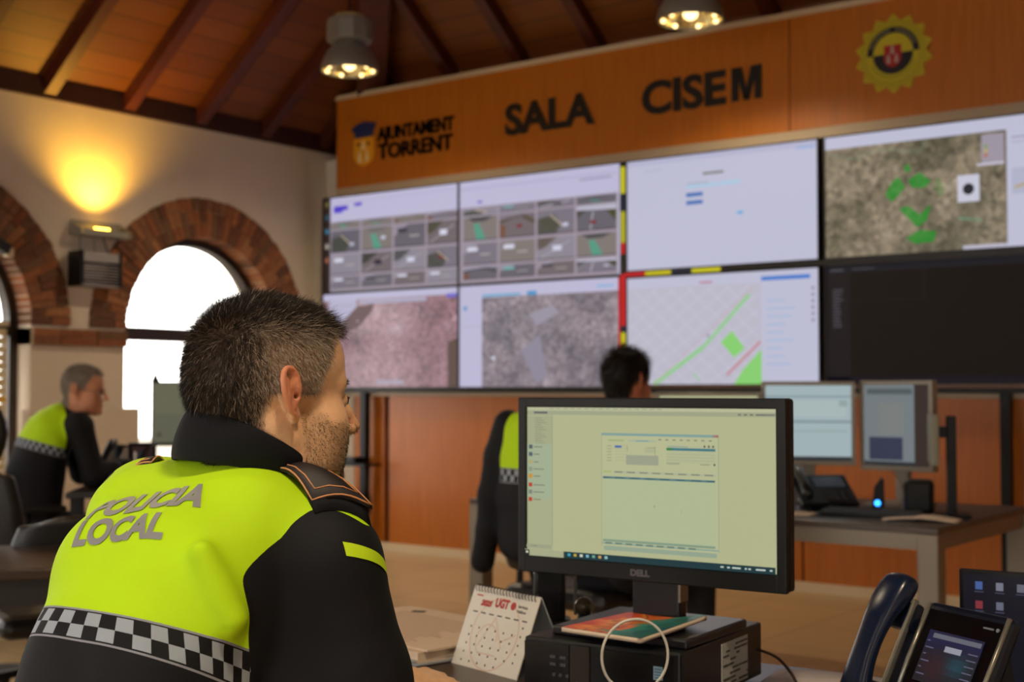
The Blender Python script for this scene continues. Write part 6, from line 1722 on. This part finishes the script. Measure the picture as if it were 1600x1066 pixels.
# ---- trousers and shoes (below the frame)
def legs_sdf(P, hips, kr, kl, fr, fl, k=1.0):
    d = ell(P, hips, (.17, .16, .12))
    for K_, F__ in ((kr, fr), (kl, fl)):
        h = np.asarray(hips) + (np.asarray(K_) - np.asarray(hips)) * .18
        d = smin(d, rcone(P, h, K_, .090, .066), .03); d = smin(d, rcone(P, K_, np.asarray(F__) + np.array((0, 0, .03)), .064, .052), .02)
    return d
TV, TF2 = net(lambda P: legs_sdf(P, HIPS, KR, KL, FRt, FLt), np.min([HIPS, KR, KL, FRt, FLt], 0) - .22, np.max([HIPS, KR, KL, FRt, FLt], 0) + .22, .010)
mesh_obj('trousers', TV - OBn, TF2, M_TROUSER, off)
def shoes(parent, feet, f, O_):
    for F__ in feet:
        def sh(P, F__=F__): return smax(smin(rcone(P, np.asarray(F__) + np.array((0, 0, -.0)), np.asarray(F__) + f * .15 + np.array((0, 0, -.01)), .046, .038), rcone(P, F__, np.asarray(F__) + np.array((0, 0, .06)), .045, .046), .02), -(P[:, 2] - .002), .004)
        v_, f_ = net(sh, np.asarray(F__) - .14 - .0, np.asarray(F__) + .24, .007); mesh_obj('shoe', v_ - O_, f_, mat('black_shoe', '#0e0e10', .35), parent)
shoes(off, [FRt * (1, 1, 0) + np.array((0, 0, .048)), FLt * (1, 1, 0) + np.array((0, 0, .048))], tf, OBn)
# ------------------------------------------------------------------ the other two officers
def simple_jacket(nb, tf_, tr_, lean_, SR_, SL_, ER_, WR_, EL_, WL_):
    def T(back, z, side=0): return nb * (1, 1, 0) - lean_ * back + tr_ * side + np.array((0, 0, nb[2] + z - 1.125))
    secs = [(T(.15, .66), .165, .145), (T(.135, .82), .165, .14), (T(.11, .93), .18, .13), (T(.07, 1.02), .185, .12), (T(.03, 1.075), .15, .095), (T(.0, 1.11), .08, .065), (T(0, 1.13), .055, .05)]
    def fn(P):
        d = loft_sdf(P, secs, tf_, -tr_)
        for S_, E_, W_ in ((SR_, ER_, WR_), (SL_, EL_, WL_)):
            d = smin(d, rcone(P, nb + (S_ - nb) * .35 - np.array((0, 0, .03)), S_, .055, .062), .045)
            a = smin(rcone(P, S_, E_, .068, .058), rcone(P, E_, W_, .056, .040), .025); d = smin(d, a, .03)
        return d
    return fn, secs, T
def other(label, hc, haz, hpit, nb, az, lean_amt, arms, hair1, hair2, jacket=True, name='person', glasses=False, hairk='short', skin='#c98a68', legs=True, foot=None):
    O_ = np.array((nb[0], nb[1], 0)); t = thing(name, label, 'person', C(O_[0], O_[1], 0), YAW)
    hm = rotframe(az=haz, pitch=hpit); tf_ = np.array((math.sin(az), math.cos(az), 0)); tr_ = np.array((tf_[1], -tf_[0], 0)); lean_ = tf_ * lean_amt
    SR_, ER_, WR_, SL_, EL_, WL_, fR, fL = arms
    fn, secs, T = simple_jacket(nb, tf_, tr_, lean_, SR_, SL_, ER_, WR_, EL_, WL_)
    allp = np.array([hc, nb, SR_, ER_, WR_, SL_, EL_, WL_, secs[0][0]]); lo = allp.min(0) - .22; hi = allp.max(0) + .24
    nt_ = tuple((nb + np.array((0, 0, -.06)) - hc) @ hm)
    def bod(P):
        Q = ((P - hc.astype(np.float32)) @ hm.astype(np.float32)); r = np.linalg.norm(Q - _v((0, 0, -.02)), axis=1); d = (r - .18).astype(np.float32); m_ = r < .3
        if m_.any(): d[m_] = head_sdf(Q[m_], neck_to=nt_, neck_r=.06)
        q = loft_sdf(P, [(c, max(.03, a - .03), max(.03, b_ - .03)) for c, a, b_ in secs[:5]], tf_, -tr_)
        for S_, E_, W_ in ((SR_, ER_, WR_), (SL_, EL_, WL_)): q = smin(q, smin(rcone(P, S_, E_, .042, .036), rcone(P, E_, W_, .036, .026), .02), .03)
        q = smin(q, rcone(P, nb - np.array((0, 0, .06)), nb, .052, .056), .03)
        d = smin(d, q, .012)
        for W_, f_, sg in ((WR_, fR, 1), (WL_, fL, -1)):
            ff = np.asarray(f_, float); ff /= np.linalg.norm(ff); d = smin(d, hand_sdf(P, W_ + ff * .015, f_, (0, 0, 1), sg, curl=.7), .01)
        return d
    V, F = net(bod, lo, hi, .0048); V, F = keep_largest(V, F); V = relax(V, F, 1)
    h = (V - hc) @ hm; near = np.linalg.norm(h, axis=1) < .2; earm = (np.abs(h[:, 1]) > .081) & (np.abs(h[:, 0] + .022) < .03) & (np.abs(h[:, 2]) < .045)
    col = np.tile(lc(skin), (len(V), 1)); hz_ = hair_zone(h) * near * ~earm; col = mixc(col, np.tile(lc(hair1), (len(V), 1)), hz_)
    mesh_obj('body', V - O_, F, M_SKIN, t, cols=col); eyes(t, hc, hm, O_)
    ih = near & (h[:, 2] > -.12); hf = F[ih[F].all(1)]
    head_hair(t, h, hf, lambda c: hair_zone(c) * ((np.abs(c[:, 1]) < .082) | (np.abs(c[:, 0] + .022) > .03)), 5000, hc, hm, O_, seed=9, wid=.0014,
              colour=lambda p, rg: mixc(np.tile(lc(hair1), (len(p), 1)), np.tile(lc(hair2), (len(p), 1)), rg.random(len(p))), len_fn=lambda p: (.010 if hairk == 'short' else .022) + .012 * np.clip((p[:, 2] - .07) / .04, 0, 1))
    V, F = net(fn, lo, hi, .008); V, F = keep_largest(V, F); V = relax(V, F, 2)
    f_ = jacket_fields(V, nb, tr_, tf_, cut=0)
    armd = np.minimum(rcone(V, SR_, ER_, .068, .058), rcone(V, SL_, EL_, .068, .058)); f_['seam'] = np.minimum(armd - .014, -((V - nb) @ tf_ + .01))
    # the band sits level on an upright back
    z = V[:, 2] - nb[2] + 1.125; q = (V - nb) @ tf_; f_['bandv'] = (z - (.925 - .30 * (q + .1))) * .052 / .05
    o = mesh_obj('jacket' if jacket else 'pullover', V - O_, F, M_JACKET if jacket else M_NAVY, t, attrs=f_)
    collar(t, nb + (tf_ * .008), nb + tf_ * .012, .080, .066, az, nb[2] - .03 if jacket else nb[2] - .04, nb[2] + .03, .008, .02, O_, n=28)
    if legs:
        hips = T(.15, .60); kr = hips + tf_ * .44 + tr_ * .12; kl = hips + tf_ * .44 - tr_ * .12; kr[2] = kl[2] = .50; hips[2] = .56
        fr_, fl_ = kr + tf_ * .0, kl + tf_ * .0; fr_ = fr_ * (1, 1, 0) + np.array((0, 0, .048)); fl_ = fl_ * (1, 1, 0) + np.array((0, 0, .048))
        v_, f2 = net(lambda P: legs_sdf(P, hips, kr, kl, fr_, fl_), np.min([hips, kr, fr_, kl, fl_], 0) - .22, np.max([hips, kr, fr_, kl, fl_], 0) + .22, .014); mesh_obj('trousers', v_ - O_, f2, M_TROUSER, t)
        shoes(t, [fr_, fl_], tf_, O_)
    return t, tf_, tr_, hm, O_
A3 = lambda *a: np.array(a, float)
# far officer at the arcade, in profile with glasses
az = R(64); fo_nb = A3(-2.325, 6.93, 1.125)
_tf = A3(math.sin(az), math.cos(az), 0); _tr = A3(_tf[1], -_tf[0], 0)
sr = fo_nb + _tr * .165 + _tf * .055 + A3(0, 0, -.06); sl = fo_nb - _tr * .165 + _tf * .03 + A3(0, 0, -.06)
wr_ = A3(-2.03, 6.84, .845); wl_ = A3(-2.0, 7.05, .845)
er = sr + _tf * .08 + A3(0, -.02, -.26); el = sl + _tf * .08 + A3(0, .02, -.26)
t, tfo, tro, hmo, Oo = other('grey-haired police officer with glasses in profile by the arched window, holding a pen', A3(-2.215, 6.90, 1.243), R(88), R(4), fo_nb, az, 1.0,
      (sr, er, wr_, sl, el, wl_, (.8, .45, .15), (.75, -.4, .2)), '#75695d', '#a69a8c')
hco = A3(-2.215, 6.90, 1.243)
b = MB().use(mat('glasses_frame', '#2a2426', .3), True)
for s in (-1, 1):
    b.tube([(.100 - .004 * math.cos(k) ** 2, s * (.032 + .021 * math.cos(k)), .001 + .016 * math.sin(k)) for k in [2 * PI * i / 14 for i in range(14)]], .0014, 6, closed=True)
    b.tube([(.097, s * .053, .004), (.07, s * .074, .005), (.0, s * .082, .004), (-.012, s * .083, -.006)], .0015, 6)
b.tube([(.101, -.011, .004), (.104, 0, .006), (.101, .011, .004)], .0014, 6)
b.v = [tuple(np.array(v) @ hmo.T + hco - Oo) for v in b.v]; b.build('glasses', parent=t)
pn = wr_ + _tf * .10 + A3(0, 0, .01)
b = MB().use(mat('pen_white', '#dcdad6', .3), True); q0 = C(*pn[:2], pn[2] - .03); q1 = C(pn[0] + .0, pn[1], pn[2] + .075); b.cyl(q0, q1, .0055, 10); tag(b.build('pen'), 'white pen held upright in the far officer\'s hand', 'pen')
p = C(fo_nb[0] - .16, 6.87); office_chair('black office chair under the far officer with glasses', p, YAW - az + R(0), back_top=.88, back_w=.42, armrests=True)
# officer at the middle desk, seen from behind
az2 = R(38); mp_nb = A3(.430, 5.20, 1.155)
_tf = A3(math.sin(az2), math.cos(az2), 0); _tr = A3(_tf[1], -_tf[0], 0)
sr = mp_nb + _tr * .165 + _tf * .02 + A3(0, 0, -.07); sl = mp_nb - _tr * .165 + _tf * .02 + A3(0, 0, -.07)
er = sr + _tf * .16 + A3(0, 0, -.24); el = sl + _tf * .16 + A3(0, 0, -.24); wr_ = er + _tf * .24 + A3(0, 0, .0); wl_ = el + _tf * .24; wr_[2] = wl_[2] = .80
t, *_ = other('dark-haired person in a dark pullover seen from behind above the front monitor', A3(.452, 5.235, 1.275), R(41), R(3), mp_nb, az2, .35,
      (sr, er, wr_, sl, el, wl_, tuple(_tf), tuple(_tf)), '#120c0a', '#2b1d17', jacket=False, hairk='long', skin='#c77a5a')
q = mp_nb - _tf * .06; p = C(*(q - _tr * .13)[:2])
office_chair('black office chair of the person in the dark pullover, a police jacket over its back', p, YAW - az2, back_top=1.10, back_w=.46)
# jacket hung over that chair
jt = thing('hanging_jacket', 'yellow and black police jacket draped over a chair back, one empty sleeve hanging', 'jacket', C(q[0], q[1]), YAW)
jnb = A3(q[0], q[1], 1.125) - _tf * .335 - _tr * .04
jO = A3(q[0], q[1], 0)
def jT(s, f, z): return jnb * A3(1, 1, 0) + _tr * s + _tf * f + A3(0, 0, z)
jsecs = [(jT(0, -.02, .68), .235, .085), (jT(0, -.01, .85), .24, .085), (jT(0, 0, 1.0), .245, .082), (jT(0, 0, 1.10), .235, .07), (jT(0, 0, 1.145), .14, .045)]
def hang(P):
    d = loft_sdf(P, jsecs, _tf, -_tr)
    for s in (-1, 1):
        pts = [jT(s * .215, 0, 1.12), jT(s * .265, -.0, 1.0), jT(s * .28, -.02, .85), jT(s * .29, -.03, .72), jT(s * .315, -.03, .60)]
        rad = [.055, .052, .052, .044, .046]
        for i in range(4): d = smin(d, rcone(P, pts[i], pts[i + 1], rad[i], rad[i + 1]), .02)
    return d
V, F = net(hang, jT(0, 0, 0) - A3(.5, .45, -.5), jT(0, 0, 0) + A3(.5, .45, 1.28), .008); V, F = keep_largest(V, F); V = relax(V, F, 2)
s_ = (V - jnb) @ _tr; a_ = np.abs(s_); z = V[:, 2]
mesh_obj('cloth', V - jO, F, M_JACKET, jt, attrs=dict(seam=np.interp(z, [.6, .9, 1.0, 1.12, 1.2], [.215, .21, .205, .185, .17]) - a_, bandv=(z - .905) * .052 / .055, bandu=s_ * 1.0))
# chair of the officer in front
q = TP(.27, 0, .0); p = C(q[0], q[1]); office_chair('dark office chair under the officer in front, mostly below the picture', p, YAW - R(40), back_top=.78, back_w=.40, m=mat('chair_fabric_dark', '#161518', .8), armrests=False)
